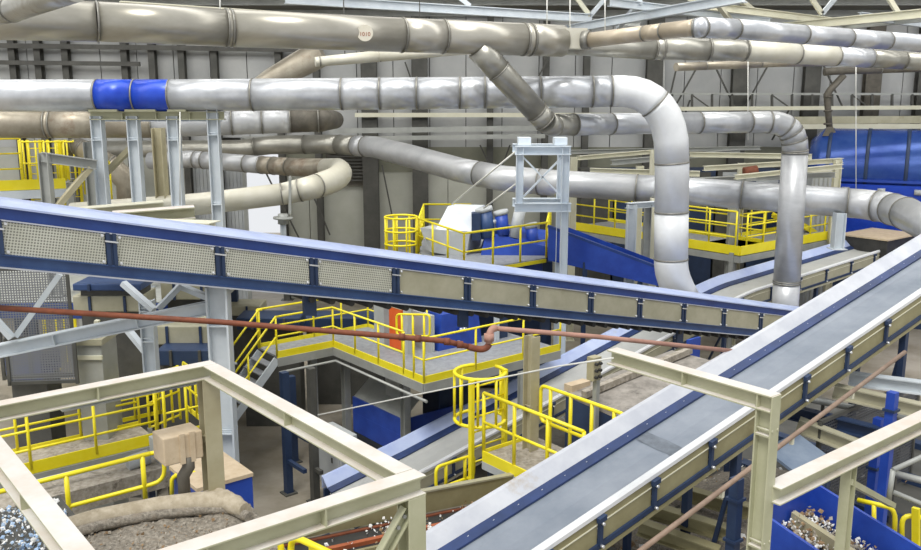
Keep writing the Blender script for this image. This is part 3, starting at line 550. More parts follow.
# ------------------------------------------------------------------ front right belt conveyor
q0 = P(610, 452, 12.44); qa = meet(q0, A, 430, 565.4); qb = meet(q0, A, 1010, 200)
def s_of(path, off, pxs):                                           # distances along a straight path whose offset point shows at the photo columns
    d = (path[1] - path[0]).normalized(); return [(walk(path[0] + off, d, q) - path[0] - off).dot(d) for q in pxs]
WB = .86
c2p = [qa, qb]
open_conveyor('wide front belt conveyor with grey belt climbing to the right edge', c2p, WB, None, (.28, .22), .40, s_of(c2p, B * (WB + .1) - Z * .2, (548, 600, 654, 711, 805, 847, 886, 930)), 'belt', 'olive', s_of(c2p, B * WB - Z * .5, (737, 905)))
wp0 = c2p[0] + (c2p[1] - c2p[0]).normalized() * s_of(c2p, B * .43, (668,))[0]; wd_ = (c2p[1] - c2p[0]).normalized()
_bc = [o for o in COL.objects if o.name.startswith('belt_conveyor')][0]
part('wear_patch', MB().add([wp0 + wd_ * x_ + B * y_ + Z * z_ for x_, y_, z_ in ((-.28, .06, -.006), (-.02, .05, -.006), (.02, .2, -.044), (.02, .45, -.053), (-.03, .7, -.045), (-.13, .84, -.006), (-.36, .84, -.006), (-.3, .66, -.045), (-.27, .4, -.053), (-.26, .18, -.04))], [(0, 1, 2, 9), (9, 2, 3, 8), (8, 3, 4, 7), (7, 4, 5, 6)]), mat('worn_rubber', '#5b626b', '#727a84', .5, 0, 5), _bc)
# thin brown conduit beside it
cd0 = P(640, 551, 9.9); cd1 = meet(cd0, A, 905, 352)
cd = thing('conduit', 'thin brown conduit slanting beside the front conveyor', 'pipe', cd0.copy())
part('pipe_run', MB().tube([cd0 + (cd0 - cd1) * .1, cd1], .034, 10), M['brownp'], cd)
for t in (.25, .5, .75): part('pipe_clip', MB().box(cd0.lerp(cd1, t) - Z * .05, .05, .05, .12, A), M['cream'], cd)
# ------------------------------------------------------------------ rear belt conveyor
r0 = P(405, 456, 21.5); ra = meet(r0, A, 330, 493); rbnd = meet(r0, A, 694, 302); rc = meet(r0, A, 728, 286); re = meet(r0, A, 858, 247)
path3 = [ra, r0] + bez(rbnd, meet(r0, A, 712, 292), rc, 4) + [re]
tot = sum((path3[i + 1] - path3[i]).length for i in range(len(path3) - 1))
open_conveyor('rear belt conveyor with pale lavender skirt levelling out by the silver pipe', path3, 1.0, None, (.32, .3), .42, [1.2 + 1.75 * i for i in range(int(tot / 1.75))], 'beltl', 'panel', [3, 9, 14.5, 20, 25], False)
hb = thing('conveyor_head_box', 'dark box with pale dusty lid at the far end of the rear conveyor', 'box', re.copy())
part('box_body', MB().box(re + B * .4 + A * .9 + Z * .1, 2.6, 1.9, .7, A), M['black'], hb); part('box_lid', MB().box(re + B * .4 + A * .9 + Z * .48, 2.7, 2.0, .06, A), M['beige'], hb)
# ------------------------------------------------------------------ front steel frame (top at one height)
ZF = 7.0
K1 = Pz(207, 363, ZF); K2 = walk(K1, B, 411); K3 = walk(K1, -A, -45); K4 = walk(K2, -A, 60)
FG = 'cream front steel frame'
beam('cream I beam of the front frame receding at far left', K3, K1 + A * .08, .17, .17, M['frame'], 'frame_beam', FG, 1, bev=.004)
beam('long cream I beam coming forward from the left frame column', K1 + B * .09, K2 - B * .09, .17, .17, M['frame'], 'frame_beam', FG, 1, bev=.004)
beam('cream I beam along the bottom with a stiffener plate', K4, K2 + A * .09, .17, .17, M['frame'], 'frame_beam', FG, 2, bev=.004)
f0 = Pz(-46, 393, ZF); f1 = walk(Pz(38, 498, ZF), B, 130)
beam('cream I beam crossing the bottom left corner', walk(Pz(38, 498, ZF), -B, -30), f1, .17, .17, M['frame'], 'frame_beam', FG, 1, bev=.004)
q = K1 - Z * .17; column('tan frame column standing behind the waste hopper', V((q.x, q.y, 0)), q, .2, .17, M['tan'], B, 'frame_column', FG, 1)
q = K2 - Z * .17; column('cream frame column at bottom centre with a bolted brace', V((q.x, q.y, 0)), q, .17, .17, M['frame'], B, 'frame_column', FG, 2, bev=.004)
kb = thing('knee_brace', 'cream knee brace bolted to the bottom centre column', 'brace', K2 - A * .8 - Z * 1.1, FG)
ka, kz = K2 - A * .06 - Z * .27, K2 - A * .85 - Z * 1.25
sdv = (kz - ka).normalized(); part('brace_channel', MB().obox((ka + kz) / 2, B * .012, sdv * (kz - ka).length / 2, sdv.cross(B) * .05).obox((ka + kz) / 2 + sdv.cross(B) * .05 + B * .03, B * .035, sdv * (kz - ka).length / 2, sdv.cross(B) * .006).obox((ka + kz) / 2 - sdv.cross(B) * .05 + B * .03, B * .035, sdv * (kz - ka).length / 2, sdv.cross(B) * .006), M['frame'], kb)
for s in (.06, .16): part('bolt', MB().tube([ka + sdv * s, ka + sdv * s + B * .05], .018, 6), M['greysteel'], kb)
R2 = Pz(769, 393, ZF); R1 = walk(R2, -B, 612)
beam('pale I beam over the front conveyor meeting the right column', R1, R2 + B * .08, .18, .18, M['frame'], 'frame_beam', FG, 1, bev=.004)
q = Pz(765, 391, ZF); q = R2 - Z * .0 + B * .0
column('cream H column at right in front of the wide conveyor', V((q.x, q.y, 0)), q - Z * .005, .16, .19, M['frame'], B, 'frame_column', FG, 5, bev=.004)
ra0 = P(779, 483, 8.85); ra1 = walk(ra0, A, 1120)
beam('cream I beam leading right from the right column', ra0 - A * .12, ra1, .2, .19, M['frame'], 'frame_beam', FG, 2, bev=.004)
q = walk(ra0, A, 851) - Z * .19
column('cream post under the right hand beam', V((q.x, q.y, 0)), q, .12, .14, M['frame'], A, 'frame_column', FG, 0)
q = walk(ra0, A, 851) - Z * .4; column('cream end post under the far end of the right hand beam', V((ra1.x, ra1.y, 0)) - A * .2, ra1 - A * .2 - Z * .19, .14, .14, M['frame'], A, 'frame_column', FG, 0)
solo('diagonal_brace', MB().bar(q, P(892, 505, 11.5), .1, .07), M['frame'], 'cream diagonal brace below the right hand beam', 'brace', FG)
# motor box on the tan column
mb_ = thing('motor_box', 'dusty beige motor box mounted beside the tan frame column', 'motor box', P(178, 463, 9.8))
c = P(178, 444, 9.75)
part('box_body', MB().box(c, .46, .34, .33, A), M['beige'], mb_, bev=.015)
for k in (-.02, .1): part('strap', MB().box(c + A * k + B * .175, .06, .02, .36, A), M['beige'], mb_)
part('flexible_duct', MB().tube([c + A * .06 + B * .12 - Z * .12, c + A * .06 + B * .12 - Z * .26, c + A * .0 + B * .1 - Z * .36, c + A * .0 + B * .1 - Z * .75], .07, 10), M['exhaust'], mb_)
part('mount_arm', MB().bar(c + A * .2, K1 - Z * .9, .08, .08), M['tan'], mb_)
# ------------------------------------------------------------------ centre walkway
ZW = 3.0
e = Pz(277, 356, ZW); a = walk(e, A, 333.5); b = walk(a, B, 424); c = walk(b, A, 560)
wk = thing('walkway_platform', 'grey grating walkway with yellow toe boards in the middle distance', 'walkway', V((b.x, b.y, ZW - .3)))
part('deck_plate', MB().slab([e, a, a - B * 1.1, e - B * 1.1], .05), M['deck'], wk)
part('deck_plate', MB().slab([a - B * 1.1, b, b + A * 1.9, a - B * 1.1 + A * 1.9], .05), M['deck'], wk)
part('deck_plate', MB().slab([b + A * 1.9, c, c - B * 2.4, b + A * 1.9 - B * 2.4], .045), M['deck'], wk)
for s, t_ in ((e, a), (a, b), (b, c)):
    part('edge_channel', MB().bar(s - Z * .18, t_ - Z * .18, .08, .24), M['greysteel'], wk)
    part('fascia', MB().bar(s + Z * .03, t_ + Z * .03, .03, .2), M['yellow'], wk)
part('fascia', MB().bar(e - B * 1.1 + Z * .03, a - B * 1.1 + Z * .03, .03, .16), M['yellow'], wk)
GR = 'yellow guard rails'
rail('guard_rail', 'yellow guard rail on the left corner of the centre walkway', [e, a, walk(a, B, 404)], 1.1, 1.25, .03, (.5,), 0)
rail('guard_rail', 'yellow guard rail along the front right of the centre walkway', [walk(a, B, 414), b, walk(b, A, 523), c], 1.1, 1.5, .03, (.5,), 0)
rail('guard_rail', 'yellow guard rail on the back edge of the centre walkway', [e - B * 1.1, a - B * 1.1, a - B * 1.1 + A * 1.9, b + A * 1.9 - B * 2.4], 1.1, 1.2, .03, (.5,), .1)
loop_rail('guard_rail', 'short bent yellow rail before the blue machine on the centre walkway', P(397, 352, 23.4), P(430, 354, 22.6), 1.05, .03)
# stair down to the left
st = thing('stair', 'steep grey stair with yellow handrails going down left from the centre walkway', 'stair', e - A * 2.6 - Z * 3)
dn = (-A * .78 - Z * .82)
for o in (0, 1.0): part('stringer', MB().bar(e - B * o - Z * .1, e - B * o + dn * 3.5 - Z * .1, .05, .22), M['whitesteel'], st)
for k in range(1, 13): part('tread', MB().box(e - B * .5 + dn * (k * .27), .24, .98, .03, A), M['deck'], st)
for o in (0, 1.0):
    h = part('handrail', MB().tube([e - B * o + Z * 1.1 + A * .1, e - B * o + Z * 1.1, e - B * o + Z * 1.05 + dn * 3.3], .03, 8).tube([e - B * o + Z * .55, e - B * o + Z * .5 + dn * 3.3], .025, 8), M['yellow'], st)
    for k in (0, 1.1, 2.2, 3.2): part('baluster', MB().tube([e - B * o + dn * k, e - B * o + dn * k + Z * 1.07], .028, 8), M['yellow'], h)
for i, (px, py, d) in enumerate(((405, 384, 23.2), (312, 352, 25.0), (523, 362, 23.2), (345, 352, 25.3))):
    t = P(px, py, d); t.z = ZW - .3
    column('pale grey leg of the centre walkway %s' % ('at its front corner', 'under its left corner', 'behind the tan column', 'deep below its left arm')[i], V((t.x, t.y, 0)), t, .2, .2, M['greysteel'], B, 'walkway_stanchion', 'walkway stanchions', 0)
solo('conduit_run', MB().tube([e + B * .1 - Z * .45, a + B * .1 - Z * .45, b + B * .1 - Z * .5], .04, 8), M['greysteel'], 'grey conduit running below the edge of the centre walkway', 'pipe')
# machines round the walkway
op = thing('orange_panel_unit', 'orange panel in a grey frame beside the blue machine', 'panel', P(397, 352, 24.3))
oc = P(397, 328, 24.3); part('orange_panel', MB().box(oc, .1, .62, 1.15, A, B), M['orange'], op); part('frame_post', MB().box(oc + B * .5 + Z * .05, .14, .2, 1.5, A, B), M['grey'], op); part('top_band', MB().box(oc + Z * .68, .12, .62, .2, A, B), M['cream'], op); part('frame_post', MB().box(oc - B * .75, .2, .5, 1.4, A, B), M['grey'], op)
part('pedestal', MB().box(V((oc.x, oc.y, (oc.z - .6) / 2 + .0)) , .3, .8, oc.z - .6, A, B), M['greysteel'], op)
bmn = thing('blue_press', 'deep blue machine housing behind the short bent rail', 'machine', P(455, 352, 24.8)); bc = P(450, 333, 25)
part('housing', MB().hull8([bc + A * x_ + B * y_ - Z * 1.0 for x_, y_ in ((-.9, .5), (.9, .5), (.9, -.6), (-.9, -.6))], [bc + A * x_ + B * y_ + Z * .7 for x_, y_ in ((-.6, .4), (.7, .4), (.7, -.6), (-.6, -.6))]), M['blue'], bmn)
part('end_plate', MB().box(bc - A * .95 + Z * .1, .1, .9, 1.3, A), M['grey'], bmn)
for k, (dx, dz) in enumerate(((0, .2), (.12, .2), (-.1, -.15), (.3, -.4))): part('fitting', MB().tube([bc + A * dx + B * .48 + Z * dz, bc + A * dx + B * .56 + Z * dz], .06, 10), M['chrome'], bmn)
part('blue_post', MB().box(bc + A * 1.6 + B * .4 - Z * .2, .3, .25, 2.0, A), M['dblue'], bmn); part('white_post', MB().box(bc + A * 1.25 + B * .6 - Z * .3, .12, .12, 1.9, A), M['whitesteel'], bmn)
part('support_block', MB().box(V((bc.x, bc.y, (bc.z - 1) / 2)), 1.4, .8, bc.z - 1, A), M['dblue'], bmn)
# blue bin under the walkway
bn = thing('blue_bin', 'blue steel hopper bin with grey sloping hood under the centre walkway', 'hopper', V((0, 0, 0)) + P(380, 445, 22)); t0 = P(354, 396, 25.2); t1 = walk(t0, B, 403)
ground(bn)
part('front_plate', MB().slab([t0, t1, t1 - Z * 1.05, t0 - Z * 1.05], -.05, -A), M['blue'], bn)
part('side_plate', MB().slab([t1, t1 + A * 1.9, t1 + A * 1.9 - Z * 1.05, t1 - Z * 1.05], -.05, B), M['blue'], bn)
part('lower_plate', MB().slab([t0 - Z * 1.06, t1 - Z * 1.06, t1 - Z * 1.5 + A * .2, t0 - Z * 1.5 + A * .2], -.05, -A), M['dblue'], bn)
part('sloping_hood', MB().slab([t0, t1, t1 + A * .6 + Z * .5, t0 + A * .6 + Z * .5], .04), M['greysteel'], bn)
part('rib', MB().bar(t0 - Z * .5 - A * .03, t1 - Z * .5 - A * .03, .05, .05), M['blue'], bn)
for q in (t0 + A * .1, t1 + A * .1, t1 + A * 1.7): part('leg', MB().bar(V((q.x, q.y, 0)), q - Z * 1.0, .1, .1, A), M['dblue'], bn)
gc = thing('grey_cabinet', 'pale grey electrical cabinet standing on the floor under the centre walkway', 'cabinet', Pz(338, 484, 0)); g0 = gc.location.copy()
part('cabinet_body', MB().box(g0 + Z * .75, .5, 1.2, 1.5, A), M['grey'], gc, bev=.02); part('cabinet_door', MB().box(g0 + Z * .75 - A * .26, .02, 1.1, 1.3, A), M['grey'], gc); part('handle', MB().box(g0 + Z * .8 - A * .28 + B * .2, .03, .04, .14, A), M['darksteel'], gc)
for i, (px, y0, y1, d) in enumerate(((284, 372, 466, 21.5), (311, 368, 480, 21.0), (291, 376, 445, 23.5))):
    t = P(px, y0, d); f = thing('floor_stanchion', '%s standing on the open floor below the walkway stair' % ('dark blue square leg', 'dark grey square leg', 'second dark blue leg further back')[i], 'leg', V((t.x, t.y, 0)))
    part('leg_tube', MB().bar(V((t.x, t.y, 0)), t, .18, .18, A), M['dblue'] if i != 1 else M['darksteel'], f); part('foot_plate', MB().box(V((t.x, t.y, .02)), .34, .34, .04, A), M['darksteel'], f)
    part('cross_bar', MB().bar(V((t.x, t.y, .9)), V((t.x, t.y, .9)) + (B * .9 if i != 1 else B * .35), .1, .1), M['dblue'] if i != 1 else M['darksteel'], f)
#==REST2==
# ------------------------------------------------------------------ caged ladder platform
zr = 5.0; zd = zr - 1.1
s0 = Pz(484, 393, zr); s1 = walk(s0, B, 584); s0 = s0 - Z * 1.1; s1 = s1 - Z * 1.1
lp = thing('ladder_platform', 'small yellow edged platform behind the front conveyor', 'platform', V((s0.x, s0.y, zd - .2)))
dk = [s0, s1, s1 + A * 1.25, s0 + A * 1.25]
part('deck_plate', MB().slab(dk, .05), M['dust'], lp)
part('fascia', MB().bar(s0 - A * .02 - Z * .04, s1 - A * .02 - Z * .04, .03, .2), M['yellow'], lp); part('fascia', MB().bar(s0 - B * .02 - Z * .0, s0 - B * .02 + A * 1.25, .03, .12), M['yellow'], lp)
part('edge_channel', MB().bar(s0 - Z * .2, s1 - Z * .2, .08, .14), M['grey'], lp); part('edge_channel', MB().bar(s1 + A * 1.25 - Z * .1, s0 + A * 1.25 - Z * .1, .08, .14), M['grey'], lp)
for q in (s0 + A * .1 + B * .1, s1 + A * .1, s0 + A * 1.1, s1 + A * 1.1): part('leg', MB().bar(V((q.x, q.y, 0)), V((q.x, q.y, zd - .05)), .1, .1, A), M['dblue'], lp)
rail('guard_rail', 'yellow guard rail on the near side of the ladder platform', [s0 + B * .0, s1], 1.1, .8, .032, (.52,), 0)
t0 = Pz(541, 385, zr + .1); t1 = walk(t0, B, 626); t0 = t0 - Z * 1.1; t1 = t1 - Z * 1.1
loop_rail('guard_rail', 'yellow rail with bent ends on the far side of the ladder platform', t0, t1, 1.1, .032, .42, GR, 4)
loop_rail('guard_rail', 'short low yellow rail at the foot of the ladder platform', P(436, 492, 14.4), P(474, 478, 15.2), .45, .03, .1, GR, 2)
cg = thing('caged_ladder', 'yellow hooped safety cage and ladder posts by the front conveyor', 'ladder', V((s0.x, s0.y, zd - .4)))
hc = P(480, 372, 15.5); rad = .46
def hoop(z, a0, a1): return [V((hc.x, hc.y, z)) + A * math.cos(t) * rad + B * math.sin(t) * rad for t in [a0 + (a1 - a0) * k / 22 for k in range(23)]]
for z in (hc.z, hc.z - .88): part('hoop', MB().tube(hoop(z, -.2, 5.2), .034, 8), M['yellow'], cg)
for k in range(7):
    t = .1 + k * .75; q = V((hc.x, hc.y, hc.z)) + A * math.cos(t) * rad + B * math.sin(t) * rad
    part('cage_strap', MB().tube([q + Z * .03, q - Z * .9], .026, 8), M['yellow'], cg)
for px, y0, y1 in ((471.5, 380, 482), (505, 369, 456)):
    q = P(px, y0, 15.0 if px < 480 else 15.5); z1 = P(px, y1, 15.2).z; part('ladder_stile', MB().bar(V((q.x, q.y, z1 - .3)), q, .09, .07, A), M['yellow'], cg)
pA = P(471.5, 470, 15.0); pB = P(505, 452, 15.5)
for k in range(6):
    z = zd - .3 + k * .28; part('rung', MB().tube([V((pA.x, pA.y, z)), V((pB.x, pB.y, z))], .018, 8), M['yellow'], cg)
# tan column behind the platform
q = P(532, 336, 14.9); column('tan box column rising through the ladder platform', V((q.x, q.y, 0)), q, .2, .2, M['tan'], B, 'tan_column', None, 1)
solo('pale_wire_run', MB().tube(seq((318, 415, 14.3), (420, 394, 13.5), (560, 366, 11.6), (613, 358, 10.35)), .012, 6), M['cable'], 'thin pale wire strung across behind the hooped cage', 'wire')
# push button station
ps = thing('button_station', 'tan push button station on a steel pole by the ladder platform', 'control box', P(597, 432, 15.2)); c = P(594, 368, 15.2)
part('pole', MB().bar(V((c.x + .05, c.y, c.z - 2.4)), V((c.x + .05, c.y, c.z)), .09, .09, A), M['greysteel'], ps); part('control_box', MB().box(c, .2, .16, .42, A), M['tan'], ps)
for k in range(3):
    for s in (-.05, .05): part('push_button', MB().tube([c + B * .07 + A * s + Z * (.1 - k * .12), c + B * .13 + A * s + Z * (.1 - k * .12)], .03, 8), M['black'], ps)
ground(ps, c.z - 2.4)
# dusty blue machine between the conveyors
dm = thing('dusty_machine', 'blue machine with thick dust on its sloping lid between the two conveyors', 'machine', P(620, 420, 17)); c = P(612, 400, 16.4)
tz = P(612, 385, 16.4).z
v0 = P(566, 392, 16.0); v1 = meet(v0, A, 672, 350); v2 = v1 + B * 1.5; v3 = v0 + B * 1.5 - Z * .1
part('lid', MB().slab([v0, v1, v2, v3], .08), mat('dirty_lid', '#7b766f', '#a09a92', .9, 0, 4, .4, '#45413c', .57), dm); part('body', MB().hull8([q - Z * 1.6 for q in (v0, v3, v2, v1)], [q - Z * .09 for q in (v0, v3, v2, v1)]), M['dblue'], dm)
part('side_pad', MB().box(v0 + A * .3 + Z * .06, .5, .2, .14, A), M['beige'], dm); part('lid_beam', MB().bar(v0.lerp(v3, .3) + Z * .1, v1.lerp(v2, .3) + Z * .1, .12, .12), M['dust'], dm)
for q in (v0, v3, v2, v1): part('leg', MB().bar(V((q.x, q.y, 0)), q - Z * 1.5, .12, .12, A), M['dblue'], dm)
bh = thing('blue_hanger_plate', 'bright blue hanging plate under the right end of the covered conveyor', 'plate', P(693, 362, 18)); c = P(693, 352, 19)
part('plate_sheet', MB().box(c, .42, .06, .62, A), M['blue'], bh); part('plate_foot', MB().box(c - Z * .34, .6, .3, .05, A), M['greysteel'], bh)
part('support_pole', MB().bar(V((c.x, c.y, 0)) - B * .1, c - Z * .3 - B * .1, .08, .08, A), M['dblue'], bh)
# ------------------------------------------------------------------ left lower platform
l0 = Pz(-40, 486, 3.0); l0 = walk(Pz(33, 469, 3.0), -A, -40); l1 = walk(Pz(33, 469, 3.0), A, 157)
lpt = thing('side_platform', 'dusty side walkway with broad yellow edge at lower left', 'walkway', V((l1.x, l1.y, 2.7)))
part('deck_plate', MB().slab([l0, l1, l1 - B * 1.0, l0 - B * 1.0], .05), M['dust'], lpt); part('fascia', MB().bar(l0 + Z * .03, l1 + Z * .03, .03, .24), M['yellow'], lpt)
part('edge_channel', MB().bar(l0 - Z * .2, l1 - Z * .2, .09, .2), M['greysteel'], lpt); part('fascia', MB().bar(l0 - B * 1.0 + Z * .05, l1 - B * 1.0 + Z * .05, .03, .12), M['yellow'], lpt)
for q in (walk(l0, A, 30), walk(l0, A, 150)):
    q = q - B * .5; part('leg', MB().bar(V((q.x, q.y, 0)), V((q.x, q.y, 2.9)), .14, .14, A), M['greysteel'], lpt)
rail('guard_rail', 'yellow guard rail on the near edge of the lower left walkway', [l0, l1], 1.1, 1.12, .032, (.36, .7), 0)
rail('guard_rail', 'yellow guard rail on the back edge of the lower left walkway', [l0 - B * 1.0, l1 - B * 1.0], 1.1, 1.3, .03, (.5,), 0)
l2 = l1 - B * 1.0 + A * .4
rail('guard_rail', 'tight yellow rail bay behind the tan frame column', [l1 + A * .15 + B * .1, l1 + A * 1.1 + B * .1, l2 + A * .8 - B * .4], 1.1, .4, .03, (.5,), .12)
rail('guard_rail', 'yellow rail bay further back below the white beam', [P(110, 425, 20.5), P(160, 414, 21.5), P(215, 402, 23)], 1.1, .6, .03, (.5,), .1)
# near yellow pipe rail
def nrail(label, a, b, gap, posts, r=.038):
    a, b = P(*a), P(*b); o = thing('pipe_rail', label, 'guard rail', b - Z * gap * 1.6, GR); dd = (b - a).normalized()
    part('top_rail', MB().tube([a, b], r, 10), M['yellow'], o)
    part('low_rail', MB().tube([a - Z * gap, b - Z * gap] + bez(b - Z * gap, b - Z * gap + dd * .2, b - Z * (gap - .2) + dd * .2, 4) + [b - Z * .15 + dd * .2] + bez(b - Z * .15 + dd * .2, b + dd * .2, b, 4), r * .9, 10), M['yellow'], o)
    for t in posts: q = a.lerp(b, t); part('post', MB().tube([q, q - Z * gap * 1.6], r, 10), M['yellow'], o)
    return o
nrail('thick yellow pipe rail behind the corner beam at lower left', (-60, 507, 12.2), (150, 453.5, 13.4), .52, (.05, .58, .96))
lr = thing('pipe_rail', 'small yellow rail loop beside the motor box conduit', 'guard rail', P(193, 500, 13), GR)
part('bent_rail', MB().tube([P(172, 500, 13.2)] + bez(P(172, 480, 13.2), P(174, 474, 13.2), P(185, 473, 13.2), 4) + bez(P(191, 472.5, 13.2), P(197, 472, 13.2), P(198, 480, 13.2), 4) + [P(199, 500, 13.2)], .035, 10), M['yellow'], lr)
for i, (x0, x1) in enumerate(((205, 282), (290, 340))):
    o = thing('pipe_rail', 'yellow pipe rail end peeking over the bottom edge, %s one' % ('left', 'right')[i], 'guard rail', P(x0, 600, 8.5), GR)
    if i == 0: pth = [P(200, 566, 8.0), P(268, 543, 8.4)] + bez(P(272, 541.5, 8.4), P(281, 539, 8.4), P(281, 549, 8.4), 5) + [P(281, 600, 8.4)]
    else: pth = [P(291, 600, 8.4)] + bez(P(291, 548, 8.4), P(291, 536, 8.4), P(302, 540, 8.2), 5) + [P(345, 560, 8.0)]
    part('bent_rail', MB().tube(pth, .034, 10), M['yellow'], o); part('post', MB().tube([P(250 if i == 0 else 312, 546, 8.3), P(250 if i == 0 else 312, 620, 8.3)], .034, 10), M['yellow'], o)
# ------------------------------------------------------------------ waste hopper at bottom left
HG = random.Random(4)
import mathutils
nz = lambda u, v, s: mathutils.noise.noise(V((u * s, v * s, 3.3)))
hz = 5.35
h0 = Pz(60, 552, hz); hA = walk(h0, A, 250); hw = 1.5
hp = heap('waste_heap', 'heap of fine grey waste filling the hopper at bottom left', 'waste heap', Pz(40, 600, hz), Pz(330, 600, hz), Pz(250, 503, hz), Pz(78, 514, hz), 60, 40, lambda u, v: .05 * nz(u, v, 6) + .03 * nz(u, v, 22) - .05 + .12 * max(0, v - .72), M['gravel'])
rim = thing('hopper_rim', 'dust caked rounded hopper rim at bottom left', 'hopper', Pz(150, 515, 4.6))
pth = [Pz(x_, y_, hz + .08) for x_, y_ in ((60, 528), (95, 518), (125, 512), (160, 506), (200, 502), (228, 502), (245, 510))]
part('rim_roll', MB().tube(pth, [.09, .1, .1, .11, .12, .12, .08], 14), M['rimd'], rim)
part('inner_lip', MB().tube([q + B * .1 - Z * .05 for q in pth], .06, 10), M['gravel'], rim)
part('hopper_wall', MB().slab([pth[0] - Z * .05, pth[3] - Z * .05, pth[5] - Z * .05, pth[5] - Z * 5.4, pth[3] - Z * 5.4, pth[0] - Z * 5.4], .05, B), M['tan'], rim)
dp = heap('dust_pile', 'pale dust pile against the foot of the tan frame column', 'dust pile', Pz(195, 512, hz), Pz(250, 508, hz), Pz(240, 495, hz), Pz(190, 494, hz), 14, 10, lambda u, v: .16 * math.sin(math.pi * u) * math.sin(math.pi * v) + .03 * nz(u, v, 9), M['rimd'])
chips('waste_chips', ['pale flecks strewn over the fine waste heap', 'brown flecks strewn over the fine waste heap'], 'waste', lambda r: (lambda u, v: Pz(40, 600, hz).lerp(Pz(330, 600, hz), u).lerp(Pz(78, 514, hz).lerp(Pz(250, 503, hz), u), v) + Z * (-.02 + .05 * nz(u, v, 6) + .03 * nz(u, v, 22) + .12 * max(0, v - .72)))(r.random(), r.random()), 700, .018, ['dust', 'chip2'], 5)
# blue cabinet with dusty lid
bx = thing('blue_cabinet', 'bright blue machine cabinet with dusty beige lid behind the tan column', 'cabinet', P(222, 505, 13.4)); t = P(207, 470, 13.6)
k1 = P(197, 488, 12.6); kc = walk(k1, A, 252)
k0 = k1 - B * 1.05; kk = [k0, k1, kc, k0 + (kc - k1)]
part('cabinet_body', MB().slab([q - Z * .06 for q in kk], 1.0), M['blue'], bx); part('lid', MB().slab([q + (q - sum(kk, V()) / 4) * .03 for q in kk], .06), M['beige'], bx)
part('door_seam', MB().bar(k1.lerp(kc, .45) + B * .012 - Z * .1, k1.lerp(kc, .45) + B * .012 - Z * 1.0, .02, .02, A), M['dblue'], bx); part('handle', MB().bar(k1.lerp(kc, .05) + B * .03 - Z * .25, k1.lerp(kc, .38) + B * .03 - Z * .25, .02, .02), M['chrome'], bx)
for q in kk: part('leg', MB().bar(V((q.x, q.y, 0)).lerp(V((sum(kk, V()) / 4).to_2d().to_3d()), .06), V((q.x, q.y, k0.z - 1.0)).lerp(V(((sum(kk, V()) / 4).x, (sum(kk, V()) / 4).y, k0.z - 1)), .06), .08, .08, A), M['dblue'], bx)
ground(bx)
# debris conveyor under the pipe rail at left
ld = thing('dusty_chute', 'grey dust covered machine chute between the yellow rails at lower left', 'machine', P(90, 495, 15)); c = P(95, 488, 15.2)
part('trough', MB().box(c, 3.6, .7, .4, A), M['dust'], ld); part('top_bar', MB().bar(c - A * 1.2 + Z * .38, c + A * 1.2 + Z * .38, .08, .08), M['whitesteel'], ld); part('motor', MB().tube([c + A * .6 + Z * .3, c + A * 1.0 + Z * .34], .14, 12), M['grey'], ld); part('end_box', MB().box(c + A * 1.5 + Z * .35, .7, .7, .5, A), M['grey'], ld)
part('leg', MB().bar(V((c.x, c.y, 0)) - A, c - A, .12, .12, A), M['dblue'], ld); part('leg', MB().bar(V((c.x, c.y, 0)) + A, c + A, .12, .12, A), M['dblue'], ld)
ground(ld)
db = thing('dark_bunker', 'dark bunker full of shredded paper in the bottom left corner', 'bunker', P(5, 560, 11)); zc = 4.3; bc_ = Pz(-6, 540, zc)
part('bunker_body', MB().box(bc_ - Z * 2.2 - A * .2, 2.6, 2.2, 4.2, A), M['darksteel'], db)
ground(db)
chips('shredded_paper', ['white shredded paper scraps piled at the left picture edge', 'pale blue plastic scraps among the shredded paper at left'], 'waste', lambda r: bc_ + A * r.uniform(-1.3, 1.0) + B * r.uniform(-1., 1.) + Z * (-.08 + abs(r.gauss(0, .05))), 1500, .032, ['chip1', 'chip3'], 8)
# ------------------------------------------------------------------ debris conveyor at bottom centre
g0 = P(428, 490, 13.0); ga = meet(g0, A, 250, 524); gb = meet(g0, A, 560, 466)
tc = thing('trough_conveyor', 'old olive trough conveyor carrying waste below the ladder platform', 'conveyor', V((g0.x, g0.y, 0)))
part('far_skirt', MB().sweep([(0, 0), (.04, 0), (.04, -.34), (0, -.34)], [ga, gb]), M['olive'], tc); part('skirt_cap', MB().sweep([(-.05, .03), (.06, .03), (.06, 0), (-.05, 0)], [ga, gb]), M['panel'], tc)
part('belt', MB().sweep([(.04, -.36), (.9, -.36), (.9, -.4), (.04, -.4)], [ga, gb]), M['black'], tc); part('orange_rail', MB().sweep([(.5, -.3), (.58, -.3), (.58, -.36), (.5, -.36)], [ga, gb]), mat('orange_brown', '#9a5232', '#b5653e', .7, 0, 4, .1), tc)
part('near_skirt', MB().sweep([(.9, -.22), (.95, -.22), (.95, -.6), (.9, -.6)], [ga, gb]), M['olive'], tc); part('red_rail', MB().sweep([(.1, -.34), (.16, -.34), (.16, -.37), (.1, -.37)], [ga, gb]), M['rust'], tc)
for t in (.2, .7):
    q = ga.lerp(gb, t); part('leg', MB().bar(V((q.x, q.y, 0)), q - Z * .4, .12, .12, A), M['dblue'], tc); part('leg', MB().bar(V((q.x, q.y, 0)) + B * .9, q - Z * .6 + B * .9, .12, .12, A), M['dblue'], tc)
chips('mixed_waste', ['pale waste scraps lying on the old trough conveyor', 'brown waste scraps lying on the old trough conveyor'], 'waste', lambda r: ga.lerp(gb, r.choice((r.uniform(.3, .45), r.uniform(.6, .7), r.random()))) + B * r.uniform(.1, .85) + Z * (-.34 + abs(r.gauss(0, .04))), 420, .03, ['chip1', 'chip2'], 9)
